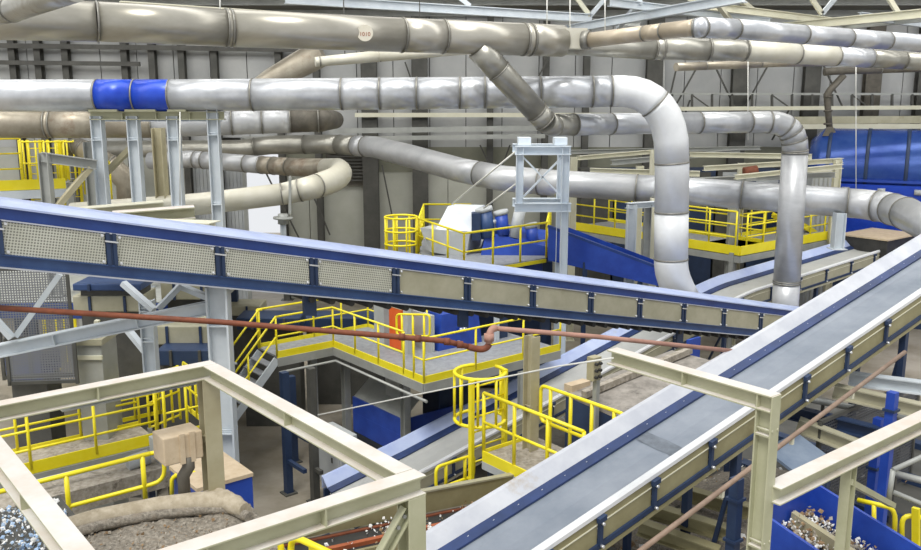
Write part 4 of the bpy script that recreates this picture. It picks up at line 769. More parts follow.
# ------------------------------------------------------------------ blue chute at bottom right
ch0 = P(816, 482, 12.0); ch1 = meet(ch0, B, 960, 571)
cu_ = (ch1 - ch0)
bl = thing('blue_chute', 'bright blue open chute full of waste at bottom right', 'chute', V((ch0.x, ch0.y, 0)))
top = ch0 - cu_ * .35
SD = -A
part('far_side', MB().sweep([(0, .0), (.05, 0), (.05, -.55), (0, -.55)], [ch0 - cu_ * .02, ch1], SD), M['blue'], bl)
part('chute_floor', MB().sweep([(.05, -.5), (1.25, -.5), (1.25, -.55), (.05, -.55)], [ch0 - cu_ * .02, ch1], SD), M['dblue'], bl); part('near_side', MB().sweep([(1.25, -.1), (1.3, -.1), (1.3, -.75), (1.25, -.75)], [ch0 - cu_ * .05, ch1], SD), M['blue'], bl)
part('centre_rail', MB().sweep([(.5, -.28), (.6, -.28), (.6, -.5), (.5, -.5)], [ch0, ch1], SD), M['tan'], bl)
part('head_plate', MB().slab([ch0 - cu_ * .02, ch0 - cu_ * .02 - A * 1.3 - Z * .1, ch0 - cu_ * .02 - A * 1.3 - Z * .7, ch0 - cu_ * .02 - Z * .6], .05, B), M['blue'], bl)
for t in (.15, .8):
    for o in (.1, 1.25): q = ch0.lerp(ch1, t) - A * o; part('leg', MB().bar(V((q.x, q.y, 0)), q - Z * .6, .12, .12, A), M['dblue'], bl)
chips('chute_waste', ['pale waste scraps filling the blue chute', 'brown waste scraps filling the blue chute', 'grey waste scraps filling the blue chute'], 'waste', lambda r: ch0.lerp(ch1, r.random()) - A * r.uniform(.08, 1.22) + Z * (-.46 + abs(r.gauss(0, .07))), 2400, .034, ['chip1', 'chip2', 'dust'], 10)
# steelwork right of it
for i, (px, y0, d) in enumerate(((893, 392, 13.8), (879, 418, 14.6), (737, 478, 11.4))):
    q = P(px, y0, d); o = thing('blue_post', ('tall blue square post behind the right hand beam', 'second blue square post left of the tall one', 'dark blue post below the wide front conveyor')[i], 'post', V((q.x, q.y, 0)))
    part('post_tube', MB().bar(V((q.x, q.y, 0)), q, .14, .14, A), M['dblue' if i == 2 else 'blue'], o); part('foot_plate', MB().box(V((q.x, q.y, .02)), .4, .4, .04, A), M['dblue'], o)
    for zz in (.3, .9): part('coupling_plate', MB().box(q - Z * zz, .2, .2, .04, A), M['dblue'], o)
q = P(868, 455, 15.5); o = thing('wire_screen', 'dark wire mesh screen behind the blue posts at right', 'screen', V((q.x, q.y, 0)))
o.rotation_euler.z = ANG
def screen(o, cx, wd, z0, z1, m):
    me = MB(); me.box(V((cx, 0, (z0 + z1) / 2)), wd, .012, z1 - z0)
    ob = bpy.data.objects.new('mesh_sheet', mesh_of(me, 'mesh_sheet', m, V((0, 0, 0)))); COL.objects.link(ob); ob.parent = o
    for xx in (cx - wd / 2, cx + wd / 2):
        f = MB().bar(V((xx, 0, z0 - .05)), V((xx, 0, z1)), .06, .06, Y); ob = bpy.data.objects.new('screen_post', mesh_of(f, 'screen_post', M['darksteel'], V((0, 0, 0)))); COL.objects.link(ob); ob.parent = o
    for zz in (z0, z1):
        f = MB().bar(V((cx - wd / 2, 0, zz)), V((cx + wd / 2, 0, zz)), .06, .06); ob = bpy.data.objects.new('screen_rail', mesh_of(f, 'screen_rail', M['darksteel'], V((0, 0, 0)))); COL.objects.link(ob); ob.parent = o
screen(o, 0, 3.6, 1.6, 4.6, M['wired'])
for i, (a_, b_) in enumerate((((893, 470, 12.5), (960, 440, 12.9)), ((893, 492, 12.5), (960, 520, 12.2)), ((893, 470, 12.5), (888, 505, 12.5)))):
    solo('grey_tube_brace', MB().tube(seq(a_, b_), .04, 8), M['greysteel'], 'grey tube frame piece %s' % ('rising to the right picture edge', 'falling to the right picture edge', 'standing upright beside the blue post')[i], 'tube')
for i, (a_, b_, m_) in enumerate((((835, 384, 15), (960, 412, 14.2), 'panel'), ((850, 372, 16), (960, 386, 15.4), 'whitesteel'), ((790, 405, 15), (900, 432, 14.4), 'dblue'), ((800, 418, 14.5), (870, 445, 14), 'panel'), ((640, 500, 14), (740, 530, 13.2), 'olive'), ((640, 520, 13.6), (720, 548, 13), 'olive'), ((655, 478, 15), (750, 505, 14.2), 'olive'))):
    beam('%s' % ('olive beam behind the conduit below the front conveyor end', 'pale beam highest below the front conveyor end', 'dark blue beam between the blue posts', 'short olive beam left of the blue posts', 'olive dusty beam below the front conveyor', 'lowest olive dusty beam at the bottom edge', 'rear olive dusty beam below the front conveyor')[i], P(*a_), P(*b_), .2, .24, M[m_], 'machine_beam', 'machine beams at lower right')
hp_ = thing('small_hopper', 'blue grey open hopper under the right hand beam', 'hopper', P(800, 480, 13.2)); c = P(802, 462, 13.6)
part('hopper_plate', MB().slab([c - A * .5 + B * .25, c + A * .5 + B * .25, c + A * .5 - B * .4 + Z * .25, c - A * .5 - B * .4 + Z * .25], .05), mat('blue_grey', '#6c7c92', '#8492a4', .5, .1, 2), hp_); part('hopper_side', MB().slab([c - A * .5 + B * .25, c + A * .5 + B * .25, c + A * .4 + B * .25 - Z * .6, c - A * .4 + B * .25 - Z * .6], .05, B), M['dblue'], hp_)
for k in (-.4, .4): q = c + A * k + B * .2; part('leg', MB().bar(V((q.x, q.y, 0)), q - Z * .05, .12, .12, A), M['dblue'], hp_)
ground(hp_)
nr = thing('pipe_rail', 'yellow bent rail in the lower right corner beside the chute', 'guard rail', P(890, 540, 12), GR)
part('bent_rail', MB().tube([P(858, 500, 12.6), P(884, 506, 12.3)] + bez(P(888, 507, 12.3), P(895, 509, 12.3), P(895, 520, 12.3), 4) + [P(894, 540, 12.3)], .036, 10), M['yellow'], nr); part('post', MB().tube([P(874, 505, 12.4), P(874, 535, 12.4)], .034, 8), M['yellow'], nr)
nr = thing('pipe_rail', 'yellow rail with broad post at the right picture edge', 'guard rail', P(915, 545, 12), GR)
part('bent_rail', MB().tube([P(902, 545, 12.1)] + bez(P(902, 525, 12.1), P(902, 516, 12.1), P(910, 516, 12.1), 4) + [P(960, 522, 11.8)], .036, 10), M['yellow'], nr); part('broad_post', MB().bar(P(916, 560, 12), P(916, 508, 12), .1, .06, A), M['yellow'], nr)
#==REST3==
# ------------------------------------------------------------------ lattice tower
tw = thing('lattice_tower', 'white blue steel tower with crossed braces in front of the grey duct', 'tower', P(543, 280, 27)); ground(tw)
D = 27.0
tl, tr_ = P(520, 147, D), P(566, 147, D); bk = V((0, 1.3, 0))
for q, zl in ((tl, P(520, 204, D).z), (tr_, 0), (tr_ + bk, 0)): part('tower_post', MB().hcol(V((q.x, q.y, zl)), q, .22, .22, X), M['whiteblue'], tw)
for py in (146, 203):
    for o in (0, 1):
        part('cross_beam', MB().ibeam(P(515, py, D) + bk * o, P(571, py, D) + bk * o, .25, .26), M['whiteblue'], tw)
for (x0, y0, x1, y1) in ((522, 156, 563, 198), (522, 198, 563, 156)): part('cross_brace', MB().bar(P(x0, y0, D), P(x1, y1, D), .09, .05), M['whiteblue'], tw)
for px in (524, 560): part('bearing_block', MB().box(P(px, 141, D + .4), .38, .6, .22), M['whiteblue'], tw)
for i, (a_, b_) in enumerate((((520, 148, 27), (452, 204, 30)), ((524, 178, 27), (484, 208, 29)))):
    solo('tie_rod', MB().tube(seq(a_, b_), .03, 8), M['cable'], '%s white tie rod from the lattice tower to the blue separator' % ('longer', 'shorter')[i], 'rod')
# ------------------------------------------------------------------ blue separator machine
sm = thing('blue_separator', 'blue separator machine with grey hood on the far yellow platform', 'machine', P(500, 262, 29)); z4 = P(460, 262, 29).z
def hull(mb, corners_lo, corners_hi): return mb.hull8(corners_lo, corners_hi)
part('hood', MB().hull8(seq((436, 229, 29.599999999999998), (475, 232, 29.599999999999998), (484, 226, 31.4), (446, 222, 31.4)), seq((448, 206, 30.2), (477, 208, 30.2), (485, 205, 31.4), (456, 204, 31.4))), mat('pale_hood', '#cdd4dc', '#dde2e6', .45, 0, 1.5), sm)
part('hood_base', MB().hull8(seq((430, 252, 29.4), (466, 258, 29.4), (480, 246, 31.4), (440, 240, 31.4)), seq((420, 228, 29.4), (470, 233, 29.4), (484, 227, 31.4), (436, 224, 31.4))), M['grey'], sm)
part('main_body', MB().hull8(seq((478, 268, 29.4), (542, 272, 29.299999999999997), (552, 256, 31.4), (480, 250, 31.4)), seq((486, 232, 29.599999999999998), (548, 247, 29.4), (560, 232, 31.4), (490, 222, 31.4))), M['blue'], sm)
for (x0, y0, x1, y1, rr_, m_) in ((484, 210, 489, 238, .26, 'slate'), (501, 213, 503, 236, .22, 'blue'), (521, 206, 514, 238, .2, 'grey'), (494, 222, 494, 240, .16, 'dblue'), (531, 226, 533, 246, .2, 'blue')):
    mt = part('motor', MB().tube(seq((x0, y0, 29.9), (x1, y1, 29.7)), rr_, 14), M[m_], sm); part('motor_cap', MB().tube(seq((x0 - .6, y0 - 2.5, 29.9), (x0 + .3, y0 + 1.5, 29.9)), rr_ * 1.16, 14), M['whiteblue' if m_ == 'grey' else 'grey'], mt)
part('belt_guard', MB().box(P(476, 226, 29.799999999999997), .3, .5, .9), M['dblue'], sm)
part('stand', MB().box(V((P(510, 262, 30.4).x, 30.4, z4 / 2)), 2.8, 1.2, z4 - .3), M['dblue'], sm); ground(sm)
bc2 = thing('blue_feed_chute', 'long blue feed chute reaching right from the separator', 'chute', P(600, 280, 27.6)); ground(bc2)
part('side_plate', MB().slab(seq((548, 226, 28.4), (660, 268, 26.9), (660, 286, 26.9), (548, 260, 28.4)), -.06, -Y), M['blue'], bc2); part('top_edge', MB().bar(P(548, 226, 28.4), P(660, 268, 26.9), .12, .08), M['railblue'], bc2)
part('far_plate', MB().slab(seq((560, 224, 29.4), (660, 262, 27.9), (660, 280, 27.9), (560, 256, 29.4)), -.06, -Y), M['blue'], bc2); part('chute_floor', MB().slab(seq((548, 246, 28.4), (660, 280, 26.9), (660, 274, 27.9), (560, 243, 29.4)), .05), M['dblue'], bc2)
for px, py, d in ((585, 262, 27.9), (640, 280, 27.2)): q = P(px, py, d); part('leg', MB().bar(V((q.x, q.y, 0)), q, .14, .14, Y), M['dblue'], bc2)
for k in range(6): part('rib', MB().bar(P(556 + k * 16, 231 + k * 6, 28.28 - k * .21), P(556 + k * 16, 258 + k * 4.6, 28.28 - k * .21), .06, .05, Y), M['blue'], bc2)
# far yellow platform in the centre
zc = P(464, 271, 26.7).z
fp = thing('far_platform', 'far yellow edged platform carrying the blue separator', 'platform', V((P(470, 262, 26.6).x, 27, zc - .3)))
q = [Pz(388, 252, zc), Pz(470, 266, zc), Pz(546, 268, zc), Pz(548, 240, zc), Pz(420, 236, zc)]
q = [P(419, 256, 30), P(464, 271, 26.7), P(546, 261, 29.0), P(550, 246, 33.5), P(424, 246, 34)]
for t in q: t.z = zc
part('deck_plate', MB().slab(q, .06), M['deck'], fp)
for i in range(2): part('fascia', MB().bar(q[i] - Z * .1, q[i + 1] - Z * .1, .03, .12), M['yellow'], fp)
for t in q[1:3] + [q[0]]: part('leg', MB().bar(V((t.x, t.y + .3, 0)), V((t.x, t.y + .3, zc)), .16, .16, Y), M['dblue'], fp)
rail('guard_rail', 'far yellow guard rail before the grey hood of the separator', [q[0], q[1]], 1.15, 1.3, .035, (.5,), 0)
rail('guard_rail', 'far yellow guard rail before the blue separator body', [q[1], q[2]], 1.15, 1.3, .035, (.5,), 0)
rail('guard_rail', 'far yellow guard rail at the back left of the separator', [q[0], V((q[4].x, q[4].y, zc)), V((q[4].x + 1.8, q[4].y, zc))], 1.15, 1.4, .035, (.5,), 0)
rail('guard_rail', 'far yellow guard rail at the right end of the separator', [q[2], q[3]], 1.15, 1.4, .035, (.5,), 0)
fc = thing('hoop_cage', 'far yellow hooped ladder cage left of the separator', 'ladder', P(401, 262, 30)); ground(fc); hc2 = P(401, 217, 30)
for k in range(4): part('hoop', MB().tube([V((hc2.x + .55 * math.cos(t), hc2.y + .55 * math.sin(t), hc2.z - k * .45)) for t in [.3 + i * .34 for i in range(18)]], .035, 8), M['yellow'], fc)
for k in range(8): t = .3 + k * .8; part('cage_strap', MB().tube([V((hc2.x + .55 * math.cos(t), hc2.y + .55 * math.sin(t), hc2.z)), V((hc2.x + .55 * math.cos(t), hc2.y + .55 * math.sin(t), hc2.z - 1.5))], .03, 8), M['yellow'], fc)
for s in (-.25, .25): part('ladder_stile', MB().bar(V((hc2.x + s, hc2.y + .5, 0)), V((hc2.x + s, hc2.y + .5, hc2.z)), .07, .07, Y), M['yellow'], fc)
# far yellow platform at right
yz = P(742, 250, 32).z
y1 = P(740, 251, 32); y0 = walk(y1, -B, 574); y2 = walk(y1, A, 838)
yp = thing('far_platform', 'long yellow edged platform behind the white down pipe', 'platform', V((y1.x, y1.y, yz - .3)))
part('deck_plate', MB().slab([y0, y1, y1 + A * 2.2, y0 + A * 2.2], .06), M['deck'], yp); part('deck_plate', MB().slab([y1, y2, y2 - B * 2, y1 - B * 2], .055), M['deck'], yp)
part('fascia', MB().bar(y0 - A * .02, y1 - A * .02, .04, .34), M['yellow'], yp); part('fascia', MB().bar(y1 + B * .02, y2 + B * .02, .04, .34), M['yellow'], yp); part('edge_channel', MB().bar(y0 - Z * .32, y1 - Z * .32, .1, .24), M['greysteel'], yp); part('edge_channel', MB().bar(y1 - Z * .32, y2 - Z * .32, .1, .24), M['greysteel'], yp)
for t in (y0, y0.lerp(y1, .5), y1, y1.lerp(y2, .5), y2): part('leg', MB().bar(V((t.x, t.y, 0)) - B * .3, t - B * .3 - Z * .1, .18, .18, A), M['greysteel'], yp)
rail('guard_rail', 'long yellow guard rail left of the silver down pipe', [y0, walk(y0, B, 735)], 1.4, 1.1, .035, (.34, .67), 0)
rail('guard_rail', 'long yellow guard rail right of the silver down pipe', [walk(y1, A, 746), y2], 1.3, 1.15, .035, (.36, .68), 0)
rail('guard_rail', 'rear yellow guard rail deep on the long right platform', [y0 + A * 2.2, y1 + A * 2.2 - B * .5], 1.4, 1.2, .035, (.34, .67), .15)
rail('guard_rail', 'rear yellow rail beside the stairs at far right', [y1 + A * 2.6 - B * 2, y2 - B * 2], 1.3, 1.2, .035, (.36, .68), .15)
ss = thing('far_stair', 'small yellow stair on the long right platform', 'stair', y1 + A * 4 - B * 1)
for s in (0, .8):
    g = y1 + A * 4.4 - B * (.8 + s * .9); part('stair_rail', MB().tube([g + Z * 1.8, g + A * 2.2 + Z * .7], .035, 8), M['yellow'], ss); part('stringer', MB().bar(g + Z * .8, g + A * 2.2 - Z * .1, .05, .22), M['yellow'], ss)
for k in range(5): g = y1 + A * (4.5 + k * .42) - B * 1.2 + Z * (.8 - k * .18); part('tread', MB().box(g, .3, .7, .04, A), M['yellow'], ss)
# duct support posts
for i, (px, ya, d, wd) in enumerate(((734, 206, 32.6, .34), (840, 213, 28.2, .32), (632, 205, 28.6, .3), (655, 198, 30.2, .28), (648, 205, 29.4, .22))):
    q = P(px, ya, d); column('pale post %s' % ('under the grey main duct behind the yellow rail gap', 'under the grey main duct near the right bend', 'bracket post left of the white down pipe', 'cream post hugging the white down pipe', 'thin post between bracket post and white pipe')[i], V((q.x, q.y, P(840, 249, d).z if i == 1 else 0)), q, wd, wd, M['whitesteel' if i in (1, 2) else 'cream' if i == 3 else 'greysteel'], X, 'duct_post', 'duct support posts', 0)
beam('pale bracket arm under the grey main duct', P(628, 203, 28.6), P(660, 201, 29.6), .25, .18, M['whitesteel'], 'bracket_arm')
q = P(655, 150, 33); column('tall cream post behind the white down pipe', V((q.x, q.y, 0)), q, .3, .3, M['cream'], X, 'duct_post', 'duct support posts')
# pale trays and sheds behind
TR = 'pale roof beams of the far machines'
for i, (a_, b_, h, m_) in enumerate((((578, 156, 36), (662, 149, 38), .16, 'cream'), ((612, 160, 35), (740, 149, 39), .2, 'greysteel'), ((690, 152, 37), (812, 154, 35), .2, 'cream'), ((704, 166, 34), (842, 158, 36), .18, 'cream'), ((590, 168, 34), (700, 171, 33), .2, 'cream'), ((735, 175, 33), (842, 164, 34), .16, 'cream'), ((570, 150, 38), (760, 146, 40), .16, 'greysteel'), ((690, 178, 33.6), (835, 172, 34.4), .2, 'greysteel'))):
    beam('pale beam of the far machine roof, %s' % ('left of the white pipe at top', 'broad one passing behind the white pipe', 'flat one right of the white pipe', 'long one reaching the silver pipe', 'low one left of the white pipe', 'low one reaching the grey cabinet', 'thin highest one along the wall', 'thin lowest one behind the silver pipe')[i], P(*a_), P(*b_), .22, h, M[m_], 'roof_rail', TR)
for i, (px, ya, d) in enumerate(((574, 157, 36.2), (742, 163, 35.5), (838, 160, 35.6), (640, 166, 34))):
    q = P(px, ya, d); column('pale post of the far machine roof %s' % ('at its left end', 'in its middle', 'at its right end', 'behind the white pipe')[i], V((q.x, q.y, 0)), q, .26, .26, M['cream'], X, 'roof_post', 'posts of the far machine roof')
o = thing('dark_machine_row', 'row of dark machine bays below the far pale roof beams', 'machine', P(670, 230, 37)); ground(o)
for k in range(7):
    px = 598 + k * 34; t = P(px, 170, 41); part('machine_bay', MB().box(V((t.x, 41.8, t.z / 2)), 1.45, 1.6, t.z), M['dblue' if k % 2 else 'darksteel'], o); part('bay_cover', MB().box(V((t.x, 40.98, t.z - .5)), 1.0, .05, .8), M['grey' if k % 3 else 'darksteel'], o)
o = thing('red_motor', 'small red brown motor on the far machine roof', 'motor', P(750, 176, 35)); part('motor_body', MB().tube(seq((744, 173, 34), (757, 171, 34)), .22, 12), M['rust'], o); part('motor_foot', MB().box(P(750, 178, 34), .4, .3, .2), M['greysteel'], o)
o = thing('grey_shed', 'pale grey ribbed cabinet in front of the blue drum', 'cabinet', P(827, 200, 34)); ground(o); t0 = P(813, 173, 38); t1 = P(840, 173, 38)
part('cabinet_body', MB().box(V(((t0.x + t1.x) / 2, 38.4, t0.z / 2)), t1.x - t0.x, .8, t0.z), M['grey'], o)
for k in range(6): part('rib', MB().box(V((t0.x + (k + .5) * (t1.x - t0.x) / 6, 37.98, t0.z / 2)), .05, .04, t0.z * .98), M['greysteel'], o)
part('cabinet_lid', MB().box(V(((t0.x + t1.x) / 2, 38.4, t0.z + .04)), t1.x - t0.x + .1, .9, .08), M['cream'], o)
# blue drum
dr = thing('blue_drum', 'huge blue horizontal drum with dark bands at the right', 'drum', P(870, 200, 38)); ground(dr)
dc0 = P(822, 168, 41.0); RD = 1.78; ax = V((.9, -.436, 0)).normalized(); nn = V((-ax.y, ax.x, 0)) * -1
dc1 = dc0 + ax * 14
bp_ = [dc0 - ax * .5, dc0 - ax * .2, dc0, dc1]
part('drum_shell', MB().tube(bp_, [RD * .72, RD * .9, RD, RD], 40), mat('drum_blue', '#2a4a9c', '#4464ac', .22, .3, .7, 0, '#7088b4', .6), dr)
for k in range(8): part('drum_band', MB().tube([dc0 + ax * (k * 1.55 + .25), dc0 + ax * (k * 1.55 + .4)], RD * 1.015, 40), M['dblue'], dr)
part('flange_rail', MB().bar(dc0 + nn * RD * .98 - Z * .35, dc0 + nn * RD * .98 - Z * .35 + ax * 14, .3, .1), M['blue'], dr)
part('lower_casing', MB().bar(dc0 + nn * .15 - Z * 2.2 - ax * .3, dc0 + nn * .15 - Z * 2.2 + ax * 14, 3.5, 3.4), M['bluep'], dr)
for k in range(9):
    c = dc0 + nn * 1.95 - Z * .75 + ax * (k * 1.4 + 1); part('drum_roller', MB().tube([c, c + ax * .3], .12, 10), M['grey'], dr)
part('stand', MB().bar(dc0 - Z * 4.6, dc0 - Z * 4.6 + ax * 13, 2.4, dc0.z * 2 - 9.2 if dc0.z * 2 - 9.2 > .3 else 1.4), M['dblue'], dr)
es = thing('exhaust_stack', 'sooty bent exhaust pipe rising from the blue drum', 'exhaust', P(829, 133, 38))
part('stack_pipe', MB().tube(seq((830, 134, 40.6), (828, 110, 40.6), (827, 95, 40.6), (830, 90, 40.6), (844, 75, 40.6)), [.14, .14, .15, .15, .15], 12), M['exhaust'], es); part('stack_hood', MB().hull8(seq((822, 136, 40), (838, 136, 40), (840, 134, 41.2), (824, 134, 41.2)), seq((827, 127, 40.4), (833, 127, 40.4), (833, 127, 40.8), (827, 127, 40.8))), M['exhaust'], es)
for y_ in (96, 110, 123): part('clamp_ring', MB().tube(seq((828, y_, 40.6), (828, y_ + 1.6, 40.6)), .19, 12), M['exhaust'], es)
# ------------------------------------------------------------------ yellow stair tower and steel at upper left
sz = P(30, 186, 31).z
tp = thing('far_platform', 'yellow edged platform behind the pipe rack at upper left', 'platform', P(30, 190, 31)); ground(tp)
a0, a1 = P(-50, 189, 30.5), P(66, 183, 32); a0.z = a1.z = sz
part('deck_plate', MB().slab([a0, a1, a1 + V((-.5, 2, 0)), a0 + V((-.5, 2, 0))], .06), M['deck'], tp); part('fascia', MB().bar(a0 - Y * .03, a1 - Y * .03, .04, .36), M['yellow'], tp); part('edge_channel', MB().bar(a0 - Z * .34, a1 - Z * .34, .1, .3), M['whitesteel'], tp)
for t in (a0.lerp(a1, .5), a1): part('leg', MB().bar(V((t.x, t.y + .4, 0)), V((t.x, t.y + .4, sz)), .18, .18, Y), M['greysteel'], tp)
rail('guard_rail', 'yellow guard rail at the upper left picture edge', [a0, walk(a0, (a1 - a0), 24)], 1.6, 1.2, .035, (.35, .68), 0)
for i, (px, d) in enumerate(((32, 32.0), (52, 33.0), (70, 33.5))):
    o = thing('yellow_ladder', 'yellow caged ladder in the upper left corner, %s of three' % ('left', 'middle', 'right')[i], 'ladder', P(px, 205, d)); ground(o); t = P(px, 140, d)
    for k in range(5): s = -.45 + k * .22; part('cage_strap', MB().tube([t + X * s - Y * .3 * math.cos(s * 3), t + X * s - Y * .3 * math.cos(s * 3) - Z * (2.0 if i != 1 else 1.5)], .035, 8), M['yellow'], o)
    for k in range(3): part('hoop', MB().tube([t + X * (-.45 + j * .11) - Y * .32 * math.cos((-.45 + j * .11) * 3) - Z * (.05 + k * .75) for j in range(9)], .03, 8), M['yellow'], o)
    for s in (-.22, .22): part('ladder_stile', MB().bar(V((t.x + s, t.y + .1, 0)), t + X * s + Y * .1, .09, .07, Y), M['yellow'], o)
    for k in range(8): part('rung', MB().tube([t - X * .22 + Y * .1 - Z * (.3 + k * .3), t + X * .22 + Y * .1 - Z * (.3 + k * .3)], .02, 6), M['yellow'], o)
rail('guard_rail', 'yellow rail between the pipe rack posts', [P(98, 200, 31), P(112, 199, 31.4)], 1.3, .5, .035, (.5,), 0)
q = P(44, 153, 24); column('grey steel post left of the pipe rack', V((q.x, q.y, 4.62)), q, .26, .26, M['greysteel'], X, 'rack_post', None, 0)
beam('grey beam tying the left post to the pipe rack', P(42, 152, 24), P(97, 160, 24.7), .24, .26, M['greysteel'], 'rack_beam')
q = P(90, 142, 25.6); column('grey brown post tight beside the leftmost rack post', V((q.x, q.y, 4.62)), q, .3, .3, M['greysteel'], X, 'rack_post', None, 0)
q = P(158, 128, 27.5); column('grey brown post between the middle rack posts', V((q.x, q.y, 4.62)), q, .42, .3, M['tan'], X, 'rack_post', None, 0)
solo('diagonal_brace', MB().bar(P(58, 206, 24), P(90, 168, 24.6), .2, .14), M['tan'], 'tan diagonal brace left of the pipe rack', 'brace'); solo('diagonal_brace', MB().bar(P(103, 176, 25.6), P(133, 146, 25.4), .2, .14), M['tan'], 'tan diagonal brace between the left rack posts', 'brace')
for i, (a_, b_, h, m_) in enumerate((((40, 211, 21), (163, 201, 22), .2, 'cream'), ((112, 212, 20.4), (194, 206, 21), .28, 'frame'), ((60, 217, 20), (215, 222, 19), .2, 'cream'))):
    beam('cream beam %s' % ('lying behind the upper left of the covered conveyor', 'short end piece beside the cream duct', 'half hidden by the covered conveyor top')[i], P(*a_), P(*b_), .5, h, M[m_], 'cream_beam', 'cream beams above the covered conveyor')
o = thing('pipe_valve', 'grey hanging valve below the cream bend duct', 'valve', P(283, 235, 26)); part('valve_body', MB().tube(seq((283, 214, 27.6), (283, 224, 27.6)), .16, 12), M['greysteel'], o); part('valve_wheel', MB().tube(seq((283, 217, 27.5), (283, 219, 27.5)), .3, 14), M['greysteel'], o); part('drop_pipe', MB().tube(seq((283, 222, 27.6), (284, 250, 27.6)), .09, 10), M['whitesteel'], o); part('hanger_strap', MB().bar(P(290, 176, 27.6), P(290, 214, 27.6), .08, .05, Y), M['greysteel'], o)
# dark louvre on the wall
o = thing('wall_louvre', 'dark louvre in the wall left of the long grey duct', 'louvre', P(335, 180, 43.6)); o.location.y = 43.6
for k in range(9): part('louvre_blade', MB().box(P(348, 153 + k * 3.4, 43.7), 1.9, .12, .07), M['darksteel'], o)
part('louvre_frame', MB().box(P(348, 167, 43.85), 2.1, .1, 1.8), M['exhaust'], o)
# ------------------------------------------------------------------ machine deck below the covered conveyor at left
md = thing('machine_deck', 'blue edged machine deck under the pipe rack at left', 'platform', P(120, 300, 24)); ground(md)
m0, m1 = V((-14.5, 23.2, 4.6)), V((-6.5, 23.2, 4.6))
part('deck_slab', MB().slab([m0, m1, m1 + Y * 6, m0 + Y * 6], .1), M['greysteel'], md); part('edge_beam', MB().bar(m0 - Z * .2, m1 - Z * .2, .2, .4), M['railblue'], md)
for k in range(4):
    for yy in (.3, 5.5): t = m0.lerp(m1, (k + .2) / 3.6) + Y * yy; part('leg', MB().bar(V((t.x, t.y, 0)), t - Z * .1, .22, .22, Y), M['dblue'], md)
for i, (x0, x1, y0, y1, d, m_) in enumerate(((72, 140, 284, 291, 21, 'slate'), (72, 142, 296, 312, 21.2, 'panel'), (160, 215, 282, 300, 22, 'panel'), (150, 217, 326, 345, 20.4, 'panel'), (156, 214, 350, 366, 19.8, 'dblue'), (0, 40, 352, 380, 18.4, 'blue'), (236, 300, 318, 330, 26, 'dblue'), (300, 390, 318, 332, 28, 'dblue'), (180, 260, 306, 316, 28, 'panel'))):
    t0, t1 = P(x0, y0, d), P(x1, y0, d); zb_ = P(x0, y1, d).z; o = thing('side_machine', '%s' % ('slate blue machine hood behind the wire screen', 'cream panelled machine body behind the wire screen', 'cream machine body left of the tall column', 'lower cream machine body left of the tall column', 'dark blue machine base left of the tall column', 'blue machine corner at the left picture edge', 'dark blue machine behind the stair', 'dark blue machine behind the back walkway rail', 'cream machine far behind the stair')[i], 'machine', V(((t0.x + t1.x) / 2, d + .5, 0)))
    part('machine_panel', MB().box(V(((t0.x + t1.x) / 2, d + .5, (t0.z + zb_) / 2)), t1.x - t0.x, 1.0, t0.z - zb_), M[m_], o, bev=.03)
    n = max(2, int((t1.x - t0.x) / .7))
    for k in range(n): part('panel_rib', MB().box(V((t0.x + (k + .5) * (t1.x - t0.x) / n, d - .02, (t0.z + zb_) / 2)), .06, .06, (t0.z - zb_) * .96), M['dblue' if m_ != 'dblue' else 'darksteel'], o)
    part('plinth', MB().box(V(((t0.x + t1.x) / 2, d + .6, zb_ / 2)), (t1.x - t0.x) * .9, .7, zb_), M['darksteel'], o)
q = P(38, 352, 17.2); o = thing('wire_screen', 'tall grey wire mesh screen behind the white diagonal brace', 'screen', V((q.x, q.y, 0))); o.rotation_euler.z = .15
screen(o, 0, 1.35, P(38, 376, 17.2).z, P(38, 268, 17.2).z, M['wire'])
o = thing('wire_screen', 'low grey wire mesh screen beside the concrete block', 'screen', V((P(46, 350, 16.6).x - .1, 16.6, 0))); o.rotation_euler.z = .1
screen(o, 0, 1.25, P(46, 382, 16.6).z, P(46, 338, 16.6).z, M['wire'])
o = thing('concrete_block', 'pale grey hopper block with rim right of the wire screens', 'hopper', P(88, 380, 17.5)); ground(o); t = P(88, 343, 17.6)
part('block_body', MB().box(V((t.x, 18, t.z / 2)), .52, .8, t.z), M['greysteel'], o); part('block_rim', MB().box(V((t.x, 18, t.z + .02)), .6, .9, .12), M['panel'], o); part('block_band', MB().box(V((t.x, 17.58, t.z - .3)), .55, .06, .08), M['cream'], o); part('top_bracket', MB().bar(V((t.x + .1, 17.7, t.z)), V((t.x + .18, 17.7, t.z + .45)), .12, .08), M['cream'], o)
for i, (px, py, d, s) in enumerate(((322, 432, 27, .7), (268, 392, 30, .8))):
    t = Pz(px, py, .5 + .3 * i); o = thing('bulk_bag', ('small brown waste bale on the floor left of the grey cabinet', 'small brown waste bale on the floor behind the stair')[i], 'bale', V((t.x, t.y, 0)))
    part('bale_body', MB().box(V((t.x, t.y, t.z / 2)), s, s * .8, t.z, A), M['beige' if i == 0 else 'tan'], o, bev=.15); part('bale_strap', MB().box(V((t.x, t.y, t.z / 2)), .05, s * .82, t.z * 1.01, A), M['black'], o)
# machines seen under the front conveyor and behind the ladder platform
o = thing('dark_sump', 'dark machine bed under the lower right steelwork', 'machine', V((6.5, 13.5, 0)))
part('bed_plate', MB().box(V((5.6, 16.2, 1.3)), 12, 5, 2.6, A), M['darksteel'], o)
for k in range(6): part('bed_rib', MB().box(V((5.6, 16.2, 2.66)) + A * (-5 + k * 1.9), .25, 5, .14, A), M['dblue'], o)

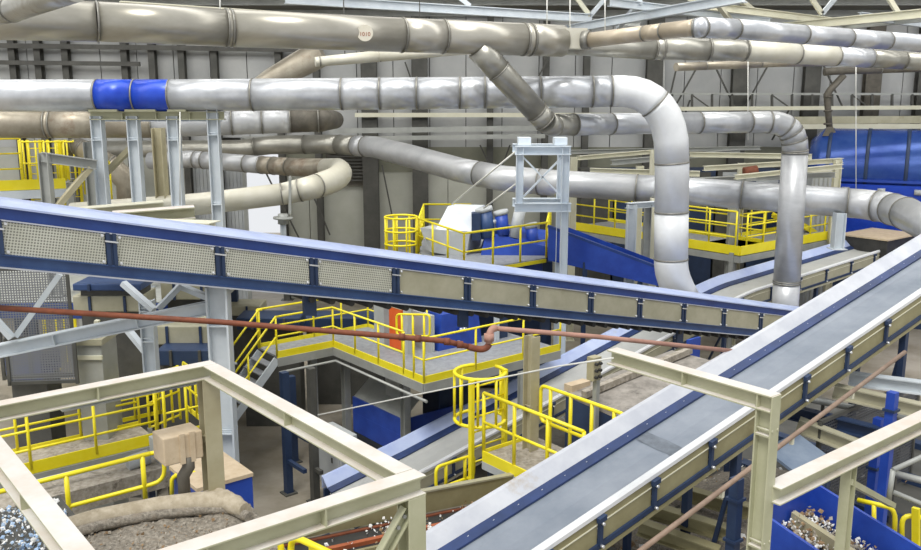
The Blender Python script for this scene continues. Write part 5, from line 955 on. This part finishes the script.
# loose waste lying on the dark bed below the front conveyor
chips('spilled_waste', ['pale waste spilled under the wide front conveyor', 'brown waste spilled under the wide front conveyor', 'grey waste spilled under the wide front conveyor'], 'waste', lambda r: V((5.0, 15.6, 2.62)) + A * r.gauss(-.6, 1.6) + B * r.gauss(.2, .7) + Z * abs(r.gauss(0, .08)), 1200, .055, ['chip1', 'chip2', 'dust'], 21)
heap('waste_ridge', 'ridge of brown dust below the wide front conveyor', 'waste heap', V((5.0, 15.6, 2.6)) - A * 3 + B * 1.2, V((5.0, 15.6, 2.6)) + A * 2 + B * 1.2, V((5.0, 15.6, 2.6)) + A * 2 - B * .9, V((5.0, 15.6, 2.6)) - A * 3 - B * .9, 40, 16, lambda u, v: (.3 + .12 * nz(u, v, 9) + .05 * nz(u, v, 30)) * max(0, math.sin(math.pi * u)) ** .5 * math.sin(math.pi * v), M['gravel'])
# yellow gate bars behind the beige motor box
yg = thing('yellow_gate', 'yellow barred gate behind the beige motor box', 'gate', P(165, 432, 18.6)); g0_, g1_ = P(150, 432, 18.4), P(181, 425, 19.2); g1_.z = g0_.z
for k in range(5): q = g0_.lerp(g1_, k / 4); part('gate_bar', MB().tube([q, q + Z * 1.25], .03, 8), M['yellow'], yg)
for zz in (.1, .65, 1.22): part('gate_rail', MB().tube([g0_ + Z * zz, g1_ + Z * zz], .028, 8), M['yellow'], yg)
part('gate_post', MB().bar(V((g0_.x, g0_.y, 0)), g0_ + Z * .1, .08, .08, A), M['greysteel'], yg)
# extra frames and pipes in the lower right machine pit
for i, (a_, b_, rr_) in enumerate((((800, 398, 17), (921, 420, 16), .06), ((830, 430, 15.2), (921, 392, 17), .05), ((760, 440, 15), (830, 470, 14), .05), ((655, 520, 14.4), (735, 480, 16), .05), ((880, 470, 14.8), (960, 490, 14), .06))):
    o = thing('pit_pipe', 'grey pipe in the lower right machine pit, %s' % ('highest one below the front conveyor end', 'rising one behind the tall blue post', 'short one left of the small hopper', 'rising one under the front conveyor', 'low one at the right picture edge')[i], 'pipe', P(*a_), 'pit pipes')
    part('pipe_run', MB().tube(seq(a_, b_), rr_, 10), M['greysteel' if i % 2 == 0 else 'darksteel'], o)
    for t in (.2, .8): c = P(*a_).lerp(P(*b_), t); part('pipe_stand', MB().bar(V((c.x, c.y, 0)), c, .05, .05, A), M['darksteel'], o)
